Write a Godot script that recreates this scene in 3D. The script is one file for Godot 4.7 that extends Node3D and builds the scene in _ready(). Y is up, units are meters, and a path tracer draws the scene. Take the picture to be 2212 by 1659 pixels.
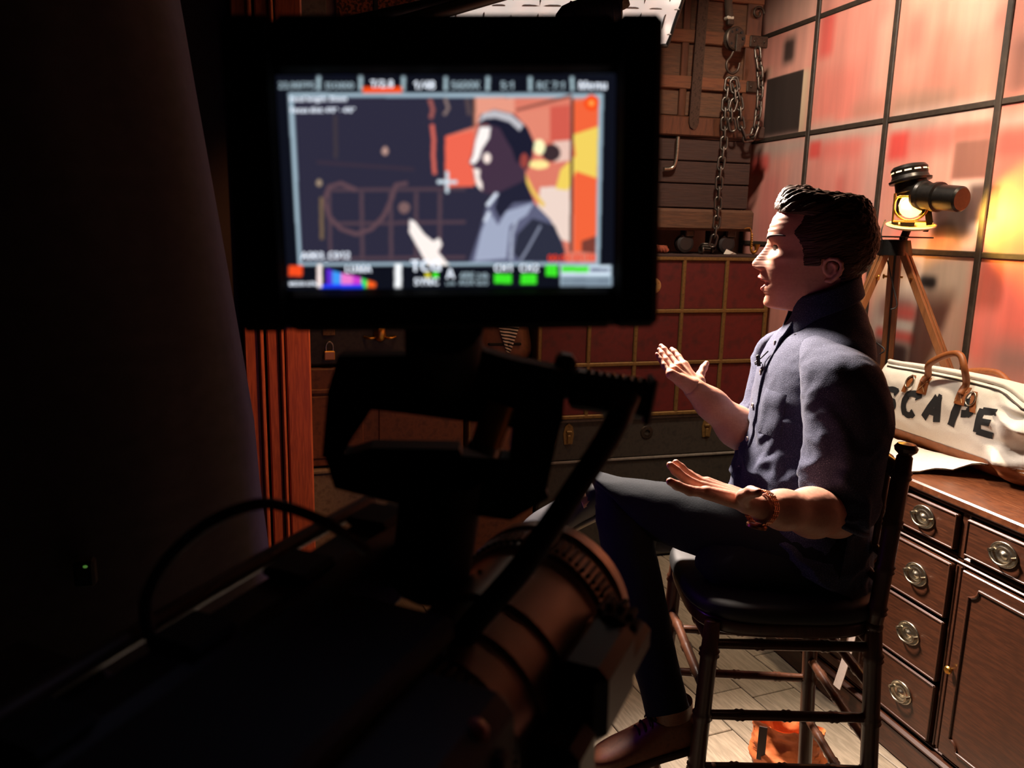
extends Node3D
# ---------------------------------------------------------------- mesh builder
class MB:
	var v := PackedVector3Array()
	var n := PackedVector3Array()
	var t := PackedVector2Array()
	var ix := PackedInt32Array()
	var xf := Transform3D()
	func quad(a: Vector3, b: Vector3, c: Vector3, d: Vector3, ua := Vector2(0, 0), ub := Vector2(1, 0), uc := Vector2(1, 1), ud := Vector2(0, 1)) -> void:
		a = xf * a; b = xf * b; c = xf * c; d = xf * d
		var m := (c - a).cross(d - b)
		if m.length_squared() < 1e-16:
			return
		m = m.normalized()
		var k := v.size()
		v.append_array([a, b, c, d]); n.append_array([m, m, m, m]); t.append_array([ua, ub, uc, ud])
		ix.append_array([k, k + 2, k + 1, k, k + 3, k + 2])
	func tri(a: Vector3, b: Vector3, c: Vector3) -> void:
		a = xf * a; b = xf * b; c = xf * c
		var m := (b - a).cross(c - a)
		if m.length_squared() < 1e-18:
			return
		m = m.normalized()
		var k := v.size()
		v.append_array([a, b, c]); n.append_array([m, m, m]); t.append_array([Vector2.ZERO, Vector2.RIGHT, Vector2.ONE])
		ix.append_array([k, k + 2, k + 1])
	# a patch of nu x nv points, smooth normals
	func grid(p: PackedVector3Array, nu: int, nv: int, wu := false, wv := false, uvs := PackedVector2Array()) -> void:
		var k := v.size()
		var q := PackedVector3Array(); q.resize(nu * nv)
		for i in nu * nv:
			q[i] = xf * p[i]
		var m := PackedVector3Array(); m.resize(nu * nv)
		var iu := nu if wu else nu - 1
		var iv := nv if wv else nv - 1
		for j in iv:
			var j1 := (j + 1) % nv
			for i in iu:
				var i1 := (i + 1) % nu
				var a := j * nu + i
				var b := j * nu + i1
				var c := j1 * nu + i1
				var d := j1 * nu + i
				var f := (q[c] - q[a]).cross(q[d] - q[b])
				m[a] += f; m[b] += f; m[c] += f; m[d] += f
				ix.append_array([k + a, k + c, k + b, k + a, k + d, k + c])
		for i in nu * nv:
			m[i] = m[i].normalized() if m[i].length_squared() > 1e-20 else Vector3.UP
		v.append_array(q); n.append_array(m)
		if uvs.size() == nu * nv:
			t.append_array(uvs)
		else:
			for j in nv:
				for i in nu:
					t.append(Vector2(float(i) / maxi(nu - 1, 1), float(j) / maxi(nv - 1, 1)))
	# box with chamfered edges
	func box(c: Vector3, s: Vector3, bev := 0.003) -> void:
		var h := s * 0.5
		bev = minf(bev, minf(h.x, minf(h.y, h.z)) * 0.9)
		var old := xf
		xf = xf * Transform3D(Basis(), c)
		var g := h - Vector3(bev, bev, bev)
		for ax in 3:
			var u := (ax + 1) % 3
			var w := (ax + 2) % 3
			for sg in [-1.0, 1.0]:
				var pts := []
				for k in [[-1, -1], [1, -1], [1, 1], [-1, 1]]:
					var p := Vector3.ZERO
					p[ax] = h[ax] * sg; p[u] = g[u] * k[0]; p[w] = g[w] * k[1]
					pts.append(p)
				if sg > 0:
					quad(pts[0], pts[1], pts[2], pts[3])
				else:
					quad(pts[3], pts[2], pts[1], pts[0])
			if bev > 0.0:
				for su in [-1.0, 1.0]:
					for sw in [-1.0, 1.0]:
						var p := [Vector3.ZERO, Vector3.ZERO, Vector3.ZERO, Vector3.ZERO]
						for e in 2:
							var x := g[ax] * (1.0 if e else -1.0)
							p[e * 2][ax] = x; p[e * 2][u] = h[u] * su; p[e * 2][w] = g[w] * sw
							p[e * 2 + 1][ax] = x; p[e * 2 + 1][u] = g[u] * su; p[e * 2 + 1][w] = h[w] * sw
						if su * sw > 0:
							quad(p[0], p[2], p[3], p[1])
						else:
							quad(p[1], p[3], p[2], p[0])
		if bev > 0.0:
			for sx in [-1.0, 1.0]:
				for sy in [-1.0, 1.0]:
					for sz in [-1.0, 1.0]:
						var a := Vector3(h.x * sx, g.y * sy, g.z * sz)
						var b := Vector3(g.x * sx, h.y * sy, g.z * sz)
						var d := Vector3(g.x * sx, g.y * sy, h.z * sz)
						if sx * sy * sz > 0:
							tri(a, b, d)
						else:
							tri(a, d, b)
		xf = old
	func cap(ring: PackedVector3Array, flip := false) -> void:
		var c := Vector3.ZERO
		for p in ring:
			c += p
		c /= ring.size()
		for i in ring.size():
			var a := ring[i]
			var b := ring[(i + 1) % ring.size()]
			if flip:
				tri(c, b, a)
			else:
				tri(c, a, b)
	# swept round tube along a path; r one radius or one per point
	func tube(path: PackedVector3Array, r, seg := 10, caps := true, closed := false, flat := 1.0) -> void:
		var m := path.size()
		var p := PackedVector3Array(); p.resize(m * seg)
		var side := Vector3.ZERO
		for j in m:
			var tg: Vector3
			if closed:
				tg = path[(j + 1) % m] - path[(j + m - 1) % m]
			else:
				tg = path[mini(j + 1, m - 1)] - path[maxi(j - 1, 0)]
			tg = tg.normalized()
			if side == Vector3.ZERO:
				side = tg.cross(Vector3.UP if absf(tg.y) < 0.9 else Vector3.RIGHT).normalized()
			side = (side - tg * side.dot(tg)).normalized()
			var up := side.cross(tg)
			var rr: float = r[j] if not (r is float) else r
			for i in seg:
				var a := TAU * i / seg
				p[j * seg + i] = path[j] + side * cos(a) * rr + up * sin(a) * rr * flat
		grid(p, seg, m, true, closed)
		if caps and not closed:
			cap(p.slice(0, seg), true)
			cap(p.slice((m - 1) * seg, m * seg))
	# profile of (radius, height) turned round y
	func lathe(prof: PackedVector2Array, seg := 24, at := Transform3D()) -> void:
		var m := prof.size()
		var old := xf
		xf = xf * at
		for j in m - 1:
			var p := PackedVector3Array()
			for jj in [j, j + 1]:
				for i in seg:
					var a := TAU * i / seg
					p.append(Vector3(cos(a) * prof[jj].x, prof[jj].y, -sin(a) * prof[jj].x))
			grid(p, seg, 2, true)
		xf = old
	func slathe(prof: PackedVector2Array, seg := 24, at := Transform3D()) -> void:
		var p := PackedVector3Array()
		for j in prof.size():
			for i in seg:
				var a := TAU * i / seg
				p.append(Vector3(cos(a) * prof[j].x, prof[j].y, -sin(a) * prof[j].x))
		var old := xf
		xf = xf * at
		grid(p, seg, prof.size(), true)
		xf = old
	# polygon in xy pushed along z from z0 to z1
	func prism(poly: PackedVector2Array, z0: float, z1: float, at := Transform3D()) -> void:
		var old := xf
		xf = xf * at
		if Geometry2D.is_polygon_clockwise(poly):
			poly = poly.duplicate(); poly.reverse()
		var tr := Geometry2D.triangulate_polygon(poly)
		for i in range(0, tr.size(), 3):
			var a := poly[tr[i]]; var b := poly[tr[i + 1]]; var c := poly[tr[i + 2]]
			if (b - a).cross(c - a) < 0:
				var s := b; b = c; c = s
			tri(Vector3(a.x, a.y, z1), Vector3(b.x, b.y, z1), Vector3(c.x, c.y, z1))
			tri(Vector3(a.x, a.y, z0), Vector3(c.x, c.y, z0), Vector3(b.x, b.y, z0))
		for i in poly.size():
			var a := poly[i]; var b := poly[(i + 1) % poly.size()]
			quad(Vector3(a.x, a.y, z0), Vector3(b.x, b.y, z0), Vector3(b.x, b.y, z1), Vector3(a.x, a.y, z1))
		xf = old
	func ball(c: Vector3, r: Vector3, seg := 14) -> void:
		var p := PackedVector3Array()
		var rows := seg / 2 + 1
		for j in rows:
			var b := PI * j / (rows - 1)
			for i in seg:
				var a := TAU * i / seg
				p.append(c + Vector3(sin(b) * cos(a) * r.x, -cos(b) * r.y, -sin(b) * sin(a) * r.z))
		grid(p, seg, rows, true)
	func mesh() -> ArrayMesh:
		var a := []
		a.resize(Mesh.ARRAY_MAX)
		a[Mesh.ARRAY_VERTEX] = v; a[Mesh.ARRAY_NORMAL] = n; a[Mesh.ARRAY_TEX_UV] = t; a[Mesh.ARRAY_INDEX] = ix
		var m := ArrayMesh.new()
		m.add_surface_from_arrays(Mesh.PRIMITIVE_TRIANGLES, a)
		return m

# ---------------------------------------------------------------- nodes
var taken := {}
func numbered(s: String) -> String:
	var k: int = taken.get(s, 0)
	taken[s] = k + 1
	return s if k == 0 else "%s_%03d" % [s, k]
func thing(called: String, label: String, category: String, where := Vector3.ZERO, group := "") -> Node3D:
	var o := Node3D.new()
	o.name = numbered(called)
	add_child(o, true)
	o.position = where
	o.set_meta("label", label)
	o.set_meta("category", category)
	if group:
		o.set_meta("group", group)
	return o
func struct(called: String) -> Node3D:
	var o := Node3D.new()
	o.name = called
	add_child(o, true)
	o.set_meta("kind", "structure")
	return o
# geometry given in world places, hung under a parent that may be moved
func part(parent: Node3D, called: String, mb, m: Material, label := "", at := Transform3D()) -> MeshInstance3D:
	var o := MeshInstance3D.new()
	o.name = called
	o.mesh = mb.mesh() if mb is MB else mb
	o.material_override = m
	parent.add_child(o, true)
	o.transform = at
	if label:
		o.set_meta("label", label)
	return o
# the same, but the shape is given in world space and the parent stands at its base
func wpart(parent: Node3D, called: String, mb, m: Material, label := "") -> MeshInstance3D:
	var o := part(parent, called, mb, m, label)
	var p := Transform3D()
	var q := parent
	while q != self:
		p = q.transform * p
		q = q.get_parent()
	o.transform = p.affine_inverse()
	return o
func path(pts: Array, steps := 8, closed := false) -> PackedVector3Array:
	var out := PackedVector3Array()
	var m := pts.size()
	var last := m if closed else m - 1
	for i in last:
		var p0: Vector3 = pts[(i + m - 1) % m] if closed else pts[maxi(i - 1, 0)]
		var p1: Vector3 = pts[i]
		var p2: Vector3 = pts[(i + 1) % m]
		var p3: Vector3 = pts[(i + 2) % m] if closed else pts[mini(i + 2, m - 1)]
		for s in steps:
			out.append(p1.cubic_interpolate(p2, p0, p3, float(s) / steps))
	if not closed:
		out.append(pts[m - 1])
	return out
func look(dir: Vector3, at := Vector3.ZERO, up := Vector3.UP) -> Transform3D:   # local y runs along dir
	var y := dir.normalized()
	var x := y.cross(up).normalized() if absf(y.dot(up)) < 0.98 else y.cross(Vector3.RIGHT).normalized()
	return Transform3D(Basis(x, y, x.cross(y)), at)

# ---------------------------------------------------------------- materials
func M(col: Color, rough := 0.6, metal := 0.0) -> StandardMaterial3D:
	var m := StandardMaterial3D.new()
	m.albedo_color = col
	m.roughness = rough
	m.metallic = metal
	return m
func rgb(r: float, g: float, b: float) -> Color:
	return Color(r / 255.0, g / 255.0, b / 255.0)
func noise_tex(seed_: int, freq: float, cols: Array, oct := 4, size := 512, warp := 0.0) -> NoiseTexture2D:
	var f := FastNoiseLite.new()
	f.seed = seed_; f.frequency = freq; f.fractal_octaves = oct
	f.noise_type = FastNoiseLite.TYPE_SIMPLEX_SMOOTH
	if warp > 0:
		f.domain_warp_enabled = true; f.domain_warp_amplitude = warp; f.domain_warp_frequency = freq * 1.5
	var x := NoiseTexture2D.new()
	x.width = size; x.height = size; x.seamless = true; x.noise = f
	var g := Gradient.new()
	var offs := PackedFloat32Array(); var cc := PackedColorArray()
	for i in cols.size():
		offs.append(float(i) / maxi(cols.size() - 1, 1)); cc.append(cols[i])
	g.offsets = offs; g.colors = cc
	x.color_ramp = g
	return x
# surface whose colour comes from noise stretched along the own axes of the thing
func grain(seed_: int, cols: Array, scale: Vector3, rough := 0.5, metal := 0.0, freq := 0.012, oct := 5, relief := 0.0, warp := 0.0) -> StandardMaterial3D:
	var m := M(Color.WHITE, rough, metal)
	m.albedo_texture = noise_tex(seed_, freq, cols, oct, 512, warp)
	m.uv1_triplanar = true
	m.uv1_scale = scale
	if relief > 0:
		m.heightmap_enabled = true
		m.heightmap_scale = relief
		m.heightmap_texture = noise_tex(seed_ + 50, freq * 1.3, [Color.BLACK, Color.WHITE], oct, 512, warp)
	return m
# ---------------------------------------------------------------- flat print (pictures on screens, panels and cloth)
func paint_poly(im: Image, pts: PackedVector2Array, col: Color) -> void:
	var h := im.get_height()
	var w := im.get_width()
	var lo := h; var hi := 0
	for p in pts:
		lo = mini(lo, int(p.y)); hi = maxi(hi, int(p.y) + 1)
	for y in range(maxi(lo, 0), mini(hi, h)):
		var xs := []
		var yy := y + 0.5
		for i in pts.size():
			var a := pts[i]; var b := pts[(i + 1) % pts.size()]
			if (a.y <= yy) != (b.y <= yy):
				xs.append(a.x + (yy - a.y) / (b.y - a.y) * (b.x - a.x))
		xs.sort()
		for k in range(0, xs.size() - 1, 2):
			var x0 := clampi(int(round(xs[k])), 0, w); var x1 := clampi(int(round(xs[k + 1])), 0, w)
			if x1 > x0:
				im.fill_rect(Rect2i(x0, y, x1 - x0, 1), col)
func paint_soft(im: Image, x0: float, y0: float, x1: float, y1: float, soft: float, col: Color, alpha := 1.0) -> void:
	var w := im.get_width(); var h := im.get_height()
	for y in range(maxi(0, int(y0 - soft)), mini(h, int(y1 + soft) + 1)):
		var fy := smoothstep(-soft, soft, y - y0) * smoothstep(-soft, soft, y1 - y)
		for x in range(maxi(0, int(x0 - soft)), mini(w, int(x1 + soft) + 1)):
			var a := fy * smoothstep(-soft, soft, x - x0) * smoothstep(-soft, soft, x1 - x) * alpha
			if a > 0.004:
				im.set_pixel(x, y, im.get_pixel(x, y).lerp(col, a))
# ---------------------------------------------------------------- lofts and smooth bodies
# rings: [centre, axis a (with its length as radius), axis b]; spline between them
func loft(mb: MB, rings: Array, nu: int, steps: int, bump = null, power := 1.0, capped := 0) -> void:
	var m := rings.size()
	var rows := (m - 1) * steps + 1
	var p := PackedVector3Array(); p.resize(rows * nu)
	for j in rows:
		var s := mini(j / steps, m - 2)
		var f := float(j - s * steps) / steps
		var r0: Array = rings[maxi(s - 1, 0)]; var r1: Array = rings[s]; var r2: Array = rings[s + 1]; var r3: Array = rings[mini(s + 2, m - 1)]
		var c: Vector3 = (r1[0] as Vector3).cubic_interpolate(r2[0], r0[0], r3[0], f)
		var a: Vector3 = (r1[1] as Vector3).cubic_interpolate(r2[1], r0[1], r3[1], f)
		var b: Vector3 = (r1[2] as Vector3).cubic_interpolate(r2[2], r0[2], r3[2], f)
		for i in nu:
			var th := TAU * i / nu
			var ca := cos(th); var sa := sin(th)
			if power != 1.0:
				ca = signf(ca) * pow(absf(ca), power); sa = signf(sa) * pow(absf(sa), power)
			var q := a * ca + b * sa
			if bump != null:
				q += q.normalized() * bump.call(float(j) / (rows - 1), th, c + q)
			p[j * nu + i] = c + q
	mb.grid(p, nu, rows, true)
	if capped & 1:
		mb.cap(p.slice(0, nu), true)
	if capped & 2:
		mb.cap(p.slice((rows - 1) * nu, rows * nu))
# bones: [a, b, ra, rb]; smooth union meshed by surface nets
func nets(mb: MB, bones: Array, cell: float, k: float, extra = null) -> void:
	var lo := Vector3.INF; var hi := -Vector3.INF
	for b in bones:
		var r := maxf(b[2], b[3]) + k + cell * 2
		lo = lo.min((b[0] as Vector3).min(b[1]) - Vector3.ONE * r); hi = hi.max((b[0] as Vector3).max(b[1]) + Vector3.ONE * r)
	var B := 4
	var nb := Vector3i(((hi - lo) / (cell * B)).ceil())
	var nx := nb.x * B + 1; var ny := nb.y * B + 1; var nz := nb.z * B + 1
	var val := PackedFloat32Array(); val.resize(nx * ny * nz); val.fill(1e9)
	var live := []
	var half := cell * B * 0.5
	var rad := half * 1.7321
	for bz in nb.z:
		for by in nb.y:
			for bx in nb.x:
				var c := lo + Vector3(bx, by, bz) * cell * B + Vector3.ONE * half
				var near := []
				var best := 1e9
				for b in bones:
					var a: Vector3 = b[0]; var ba: Vector3 = b[1] - a; var pa := c - a
					var t := clampf(pa.dot(ba) / maxf(ba.length_squared(), 1e-12), 0.0, 1.0)
					var d := (pa - ba * t).length() - lerpf(b[2], b[3], t)
					best = minf(best, d)
					if d < rad + k * 1.5:
						near.append(b)
				if best > rad + k * 0.5 or best < -rad - k or near.is_empty():
					continue
				live.append(Vector3i(bx, by, bz))
				for z in B + 1:
					for y in B + 1:
						for x in B + 1:
							var at := ((bz * B + z) * ny + by * B + y) * nx + bx * B + x
							if val[at] < 1e8:
								continue
							var p := lo + Vector3(bx * B + x, by * B + y, bz * B + z) * cell
							var d := 1e3
							for b in near:
								var a: Vector3 = b[0]; var ba: Vector3 = b[1] - a; var pa := p - a
								var t := clampf(pa.dot(ba) / maxf(ba.length_squared(), 1e-12), 0.0, 1.0)
								var e := (pa - ba * t).length() - lerpf(b[2], b[3], t)
								var h := maxf(k - absf(d - e), 0.0) / k
								d = minf(d, e) - h * h * k * 0.25
							if extra != null:
								d = extra.call(p, d)
							val[at] = d
	var id := {}
	var pts := PackedVector3Array()
	var off := [0, 1, nx, nx + 1, nx * ny, nx * ny + 1, nx * ny + nx, nx * ny + nx + 1]
	var edges := [[0, 1], [2, 3], [4, 5], [6, 7], [0, 2], [1, 3], [4, 6], [5, 7], [0, 4], [1, 5], [2, 6], [3, 7]]
	for L in live:
		for z in B:
			for y in B:
				for x in B:
					var gx: int = L.x * B + x; var gy: int = L.y * B + y; var gz: int = L.z * B + z
					var at := (gz * ny + gy) * nx + gx
					var neg := 0
					for o in 8:
						if val[at + off[o]] < 0.0:
							neg += 1
					if neg == 0 or neg == 8:
						continue
					var s := Vector3.ZERO; var cnt := 0
					for e in edges:
						var va := val[at + off[e[0]]]; var vb := val[at + off[e[1]]]
						if (va < 0.0) != (vb < 0.0):
							var f := va / (va - vb)
							var pa := Vector3(e[0] & 1, (e[0] >> 1) & 1, e[0] >> 2)
							var pb := Vector3(e[1] & 1, (e[1] >> 1) & 1, e[1] >> 2)
							s += pa.lerp(pb, f); cnt += 1
					id[at] = pts.size()
					pts.append(lo + (Vector3(gx, gy, gz) + s / cnt) * cell)
	var tri := PackedInt32Array()
	var ax := [1, nx, nx * ny]
	for at in id:
		for d in 3:
			var v0 := val[at]; var v1 := val[at + ax[d]]
			if (v0 < 0.0) == (v1 < 0.0):
				continue
			var u: int = ax[(d + 1) % 3]; var w: int = ax[(d + 2) % 3]
			if not (id.has(at - u) and id.has(at - w) and id.has(at - u - w)):
				continue
			var a: int = id[at]; var b: int = id[at - u]; var c: int = id[at - u - w]; var e: int = id[at - w]
			if v0 < 0.0:
				tri.append_array([a, b, c, a, c, e])
			else:
				tri.append_array([a, c, b, a, e, c])
	var nn := PackedVector3Array(); nn.resize(pts.size())
	for i in range(0, tri.size(), 3):
		var f := (pts[tri[i + 1]] - pts[tri[i]]).cross(pts[tri[i + 2]] - pts[tri[i]])
		nn[tri[i]] += f; nn[tri[i + 1]] += f; nn[tri[i + 2]] += f
	var base := mb.v.size()
	for i in pts.size():
		mb.v.append(pts[i]); mb.n.append(nn[i].normalized()); mb.t.append(Vector2.ZERO)
	for i in range(0, tri.size(), 3):
		mb.ix.append_array([base + tri[i], base + tri[i + 2], base + tri[i + 1]])

func _ready() -> void:
	# ---- camera: a phone held behind the film camera, focused on the man
	var cam := Camera3D.new()
	cam.name = "camera"
	add_child(cam)
	cam.position = Vector3(0, 1.6, 0)
	cam.rotation_degrees = Vector3(-11.2, -15.8, 1.3)
	cam.current = true
	var ca := CameraAttributesPhysical.new()
	ca.frustum_focal_length = 25.316
	ca.frustum_focus_distance = 1.9
	ca.exposure_aperture = 7.2
	ca.frustum_near = 0.05
	ca.frustum_far = 50.0
	cam.attributes = ca
	cam.fov = 50.72
	# ---- air and exposure: a closed dark set, no daylight
	var we := WorldEnvironment.new()
	we.name = "environment"
	var e := Environment.new()
	e.background_mode = Environment.BG_COLOR
	e.background_color = Color.BLACK
	e.tonemap_mode = Environment.TONE_MAPPER_LINEAR
	e.tonemap_exposure = 1.0
	e.sdfgi_enabled = true
	e.ssao_enabled = true
	e.ssil_enabled = true
	we.environment = e
	add_child(we)
	# ---- the large lights; each has its fitting built below
	softbox()
	unseen_ceiling_lights()
	purple_light()
	# ---- the place
	materials()
	room()
	dresser()
	cabinet_and_trunks()
	crates()
	stool()
	person()
	tripod_lamp()
	travel_bag()
	cloths_and_floor_things()
	film_camera()
	monitor()
	drape()

func area(parent: Node3D, at: Vector3, towards: Vector3, size: Vector2, col: Color, energy: float) -> void:
	var l := AreaLight3D.new()
	l.name = "area_light"
	parent.add_child(l, true)
	l.area_size = size
	l.light_color = col
	l.light_energy = energy
	l.area_range = 12.0
	l.shadow_enabled = true
	var up := Vector3.UP if absf((towards - at).normalized().y) < 0.95 else Vector3.RIGHT
	l.transform = parent.transform.affine_inverse() * Transform3D(Basis.looking_at(towards - at, up), at)
func spot(parent: Node3D, at: Vector3, towards: Vector3, angle: float, col: Color, energy: float, size := 0.04, blend := 0.8) -> void:
	var l := SpotLight3D.new()
	l.name = "spot_light"
	parent.add_child(l, true)
	l.light_color = col
	l.light_energy = energy
	l.spot_range = 12.0
	l.spot_attenuation = 2.0
	l.spot_angle = angle
	l.spot_angle_attenuation = blend
	l.light_size = size
	l.shadow_enabled = true
	var up := Vector3.UP if absf((towards - at).normalized().y) < 0.95 else Vector3.RIGHT
	l.transform = parent.transform.affine_inverse() * Transform3D(Basis.looking_at(towards - at, up), at)
func glow(col: Color, energy: float) -> StandardMaterial3D:
	var m := M(Color(0.9, 0.9, 0.9), 0.6)
	m.emission_enabled = true
	m.emission = col
	m.emission_energy_multiplier = energy
	return m

# key light: a soft light with a quilted white front, hung left of and beyond the man, turned to his face
func softbox() -> void:
	var c := Vector3(1.0, 2.44, -2.88)
	var to := Vector3(1.1, 1.35, -1.7)
	var d := (to - c).normalized()
	var t := thing("softbox", "large softbox with crumpled white quilted fabric, at the top edge above the monitor", "light", c)
	var b := Basis.looking_at(d, Vector3.UP) * Basis(Vector3.BACK, -0.1)
	t.basis = b
	# the spot cone alone keeps the beam narrow; no cloth grid is built
	spot(t, Vector3(0.91, 2.25, -2.74), Vector3(1.10, 1.08, -1.72), 30.0, Color(1.0, 0.92, 0.86), 24.0, 0.15, 0.6)
	var m := MB.new()
	var nn := 49
	var p := PackedVector3Array()
	var f := FastNoiseLite.new(); f.seed = 5; f.frequency = 9.0
	for j in nn:
		for i in nn:
			var u := float(i) / (nn - 1); var v := float(j) / (nn - 1)
			var q := absf(sin(u * PI * 9.0)) * absf(sin(v * PI * 5.0))
			p.append(Vector3((0.5 - u) * 0.9, (v - 0.5) * 0.5, -0.012 * q - 0.006 * f.get_noise_2d(u * 0.6, v * 0.6)))
	m.grid(p, nn, nn)
	part(t, "diffuser", m, glow(Color(1.0, 0.96, 0.92), 0.55), "crumpled white quilted cloth")
	for k in 9:
		var q := MB.new()
		var x := (k + 0.5) / 9.0 * 0.9 - 0.45
		q.tube(PackedVector3Array([Vector3(x, -0.25, -0.004), Vector3(x + 0.006, 0.0, -0.006), Vector3(x, 0.25, -0.004)]), 0.0035, 6)
		part(t, "quilt_seam", q, M(rgb(150, 150, 150), 0.9))
	for k in 5:
		var q := MB.new()
		var y := (k + 0.5) / 5.0 * 0.5 - 0.25
		q.tube(PackedVector3Array([Vector3(-0.45, y, -0.004), Vector3(0, y + 0.006, -0.006), Vector3(0.45, y, -0.004)]), 0.0035, 6)
		part(t, "quilt_seam", q, M(rgb(150, 150, 150), 0.9))
	# the tapering back of the softbox, white fabric over rods
	var s := MB.new()
	var rim := [Vector3(-0.45, -0.25, 0.0), Vector3(0.45, -0.25, 0.0), Vector3(0.45, 0.25, 0.0), Vector3(-0.45, 0.25, 0.0)]
	for i in 4:
		var a: Vector3 = rim[i]; var e: Vector3 = rim[(i + 1) % 4]
		s.quad(a, e, e * 0.3 + Vector3(0, 0, 0.35), a * 0.3 + Vector3(0, 0, 0.35))
	s.quad(Vector3(-0.135, 0.075, 0.35), Vector3(0.135, 0.075, 0.35), Vector3(0.135, -0.075, 0.35), Vector3(-0.135, -0.075, 0.35))
	part(t, "fabric_back", s, M(rgb(205, 205, 205), 0.8))
	var r := MB.new()
	for i in 4:
		r.tube(PackedVector3Array([rim[i], rim[(i + 1) % 4]]), 0.008, 8)
	part(t, "rim", r, M(rgb(30, 30, 30), 0.5))
	var h := MB.new()
	h.tube(PackedVector3Array([Vector3(0, 0, 0.34), Vector3(0, 0, 0.46)]), 0.06, 16)
	h.tube(PackedVector3Array([Vector3(0, 0.02, 0.4), b.inverse() * (Vector3(0.0, 0.5, 0.0)) + Vector3(0, 0, 0.4)]), 0.012, 8)
	part(t, "lamp_head", h, M(rgb(20, 20, 20), 0.5))

# out-of-view ceiling lamps, placed to light painted wall, dresser, casing and trunks
func unseen_ceiling_lights() -> void:
	var spots := [[Vector3(1.35, 2.93, -2.35), Vector3(2.3, 1.75, -2.9), 3.3, 50.0, Color(1.0, 0.92, 0.84)], [Vector3(1.74, 2.93, -1.72), Vector3(2.22, 1.1, -2.05), 4.4, 37.0, Color(1.0, 0.89, 0.76)], [Vector3(0.9, 2.93, -1.7), Vector3(0.0, 1.2, -2.56), 4.0, 17.0, Color(1.0, 0.62, 0.36)], [Vector3(0.55, 2.93, -2.55), Vector3(0.5, 0.8, -3.4), 1.0, 34.0, Color(1.0, 0.72, 0.46)]]
	for i in 4:
		var s: Array = spots[i]
		var c: Vector3 = s[0]
		var d: Vector3 = (s[1] - c).normalized()
		var t := thing("unseen_ceiling_spotlight", ["unseen can light under the ceiling, placed to light the painted wall and back corner", "unseen can light under the ceiling, placed to light the dresser and bag", "unseen can light under the ceiling, placed to light the door casing", "unseen can light under the ceiling, placed to light the stacked trunks"][i], "light", c, "unseen ceiling can lights")
		spot(t, c + d * 0.09, s[1], s[3], s[4], s[2], 0.06, 0.7)
		var m := MB.new()
		m.xf = look(d, -d * 0.06)
		m.lathe(PackedVector2Array([Vector2(0.0, 0.0), Vector2(0.045, 0.0), Vector2(0.05, 0.02), Vector2(0.055, 0.14), Vector2(0.05, 0.14), Vector2(0.045, 0.03)]), 20)
		part(t, "can", m, M(rgb(18, 18, 18), 0.5))
		var g := MB.new()
		g.xf = look(d, -d * 0.06)
		g.lathe(PackedVector2Array([Vector2(0.0, 0.06), Vector2(0.044, 0.06)]), 20)
		part(t, "lamp_face", g, glow(Color(1.0, 0.75, 0.5), 3.0))
		var k := MB.new()
		k.tube(PackedVector3Array([Vector3.ZERO, Vector3(0, 0.07, 0)]), 0.01, 8)
		part(t, "stem", k, M(rgb(18, 18, 18), 0.5))

func purple_light() -> void:  # violet lamp out of view, placed to tint jaw, stool leg and drape
	var c := Vector3(0.3030, 0.9618, -1.6370)
	var to := Vector3(0.1, 1.2, -0.6)
	var t := thing("unseen_violet_lamp", "unseen violet lamp on a stand behind the cinema camera, placed to tint jaw and drape", "light", c)
	var m := MB.new()
	m.box(Vector3(0, 0, 0), Vector3(0.036, 0.036, 0.02), 0.004)
	part(t, "case", m, M(rgb(15, 15, 15), 0.5))
	var o := OmniLight3D.new()
	o.name = "omni_light"
	t.add_child(o)
	o.position = Vector3(0, 0, -0.06)
	o.light_color = Color(0.55, 0.27, 0.9)
	o.light_energy = 0.034
	o.light_size = 0.04
	o.omni_range = 8.0
	o.shadow_enabled = true
	var g := MB.new()
	g.box(Vector3(0, 0, -0.012), Vector3(0.028, 0.028, 0.004), 0.001)
	part(t, "lamp_face", g, glow(Color(0.4, 0.25, 1.0), 0.6))
	var s := MB.new()
	s.tube(PackedVector3Array([Vector3(0, -0.018, 0), Vector3(0, -c.y + 0.01, 0)]), 0.01, 8)
	for k in 3:
		var a := TAU * k / 3
		s.tube(PackedVector3Array([Vector3(0, -c.y + 0.28, 0), Vector3(cos(a) * 0.2, -c.y + 0.008, sin(a) * 0.2)]), 0.008, 6)
	part(t, "stand", s, M(rgb(15, 15, 15), 0.5))

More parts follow.
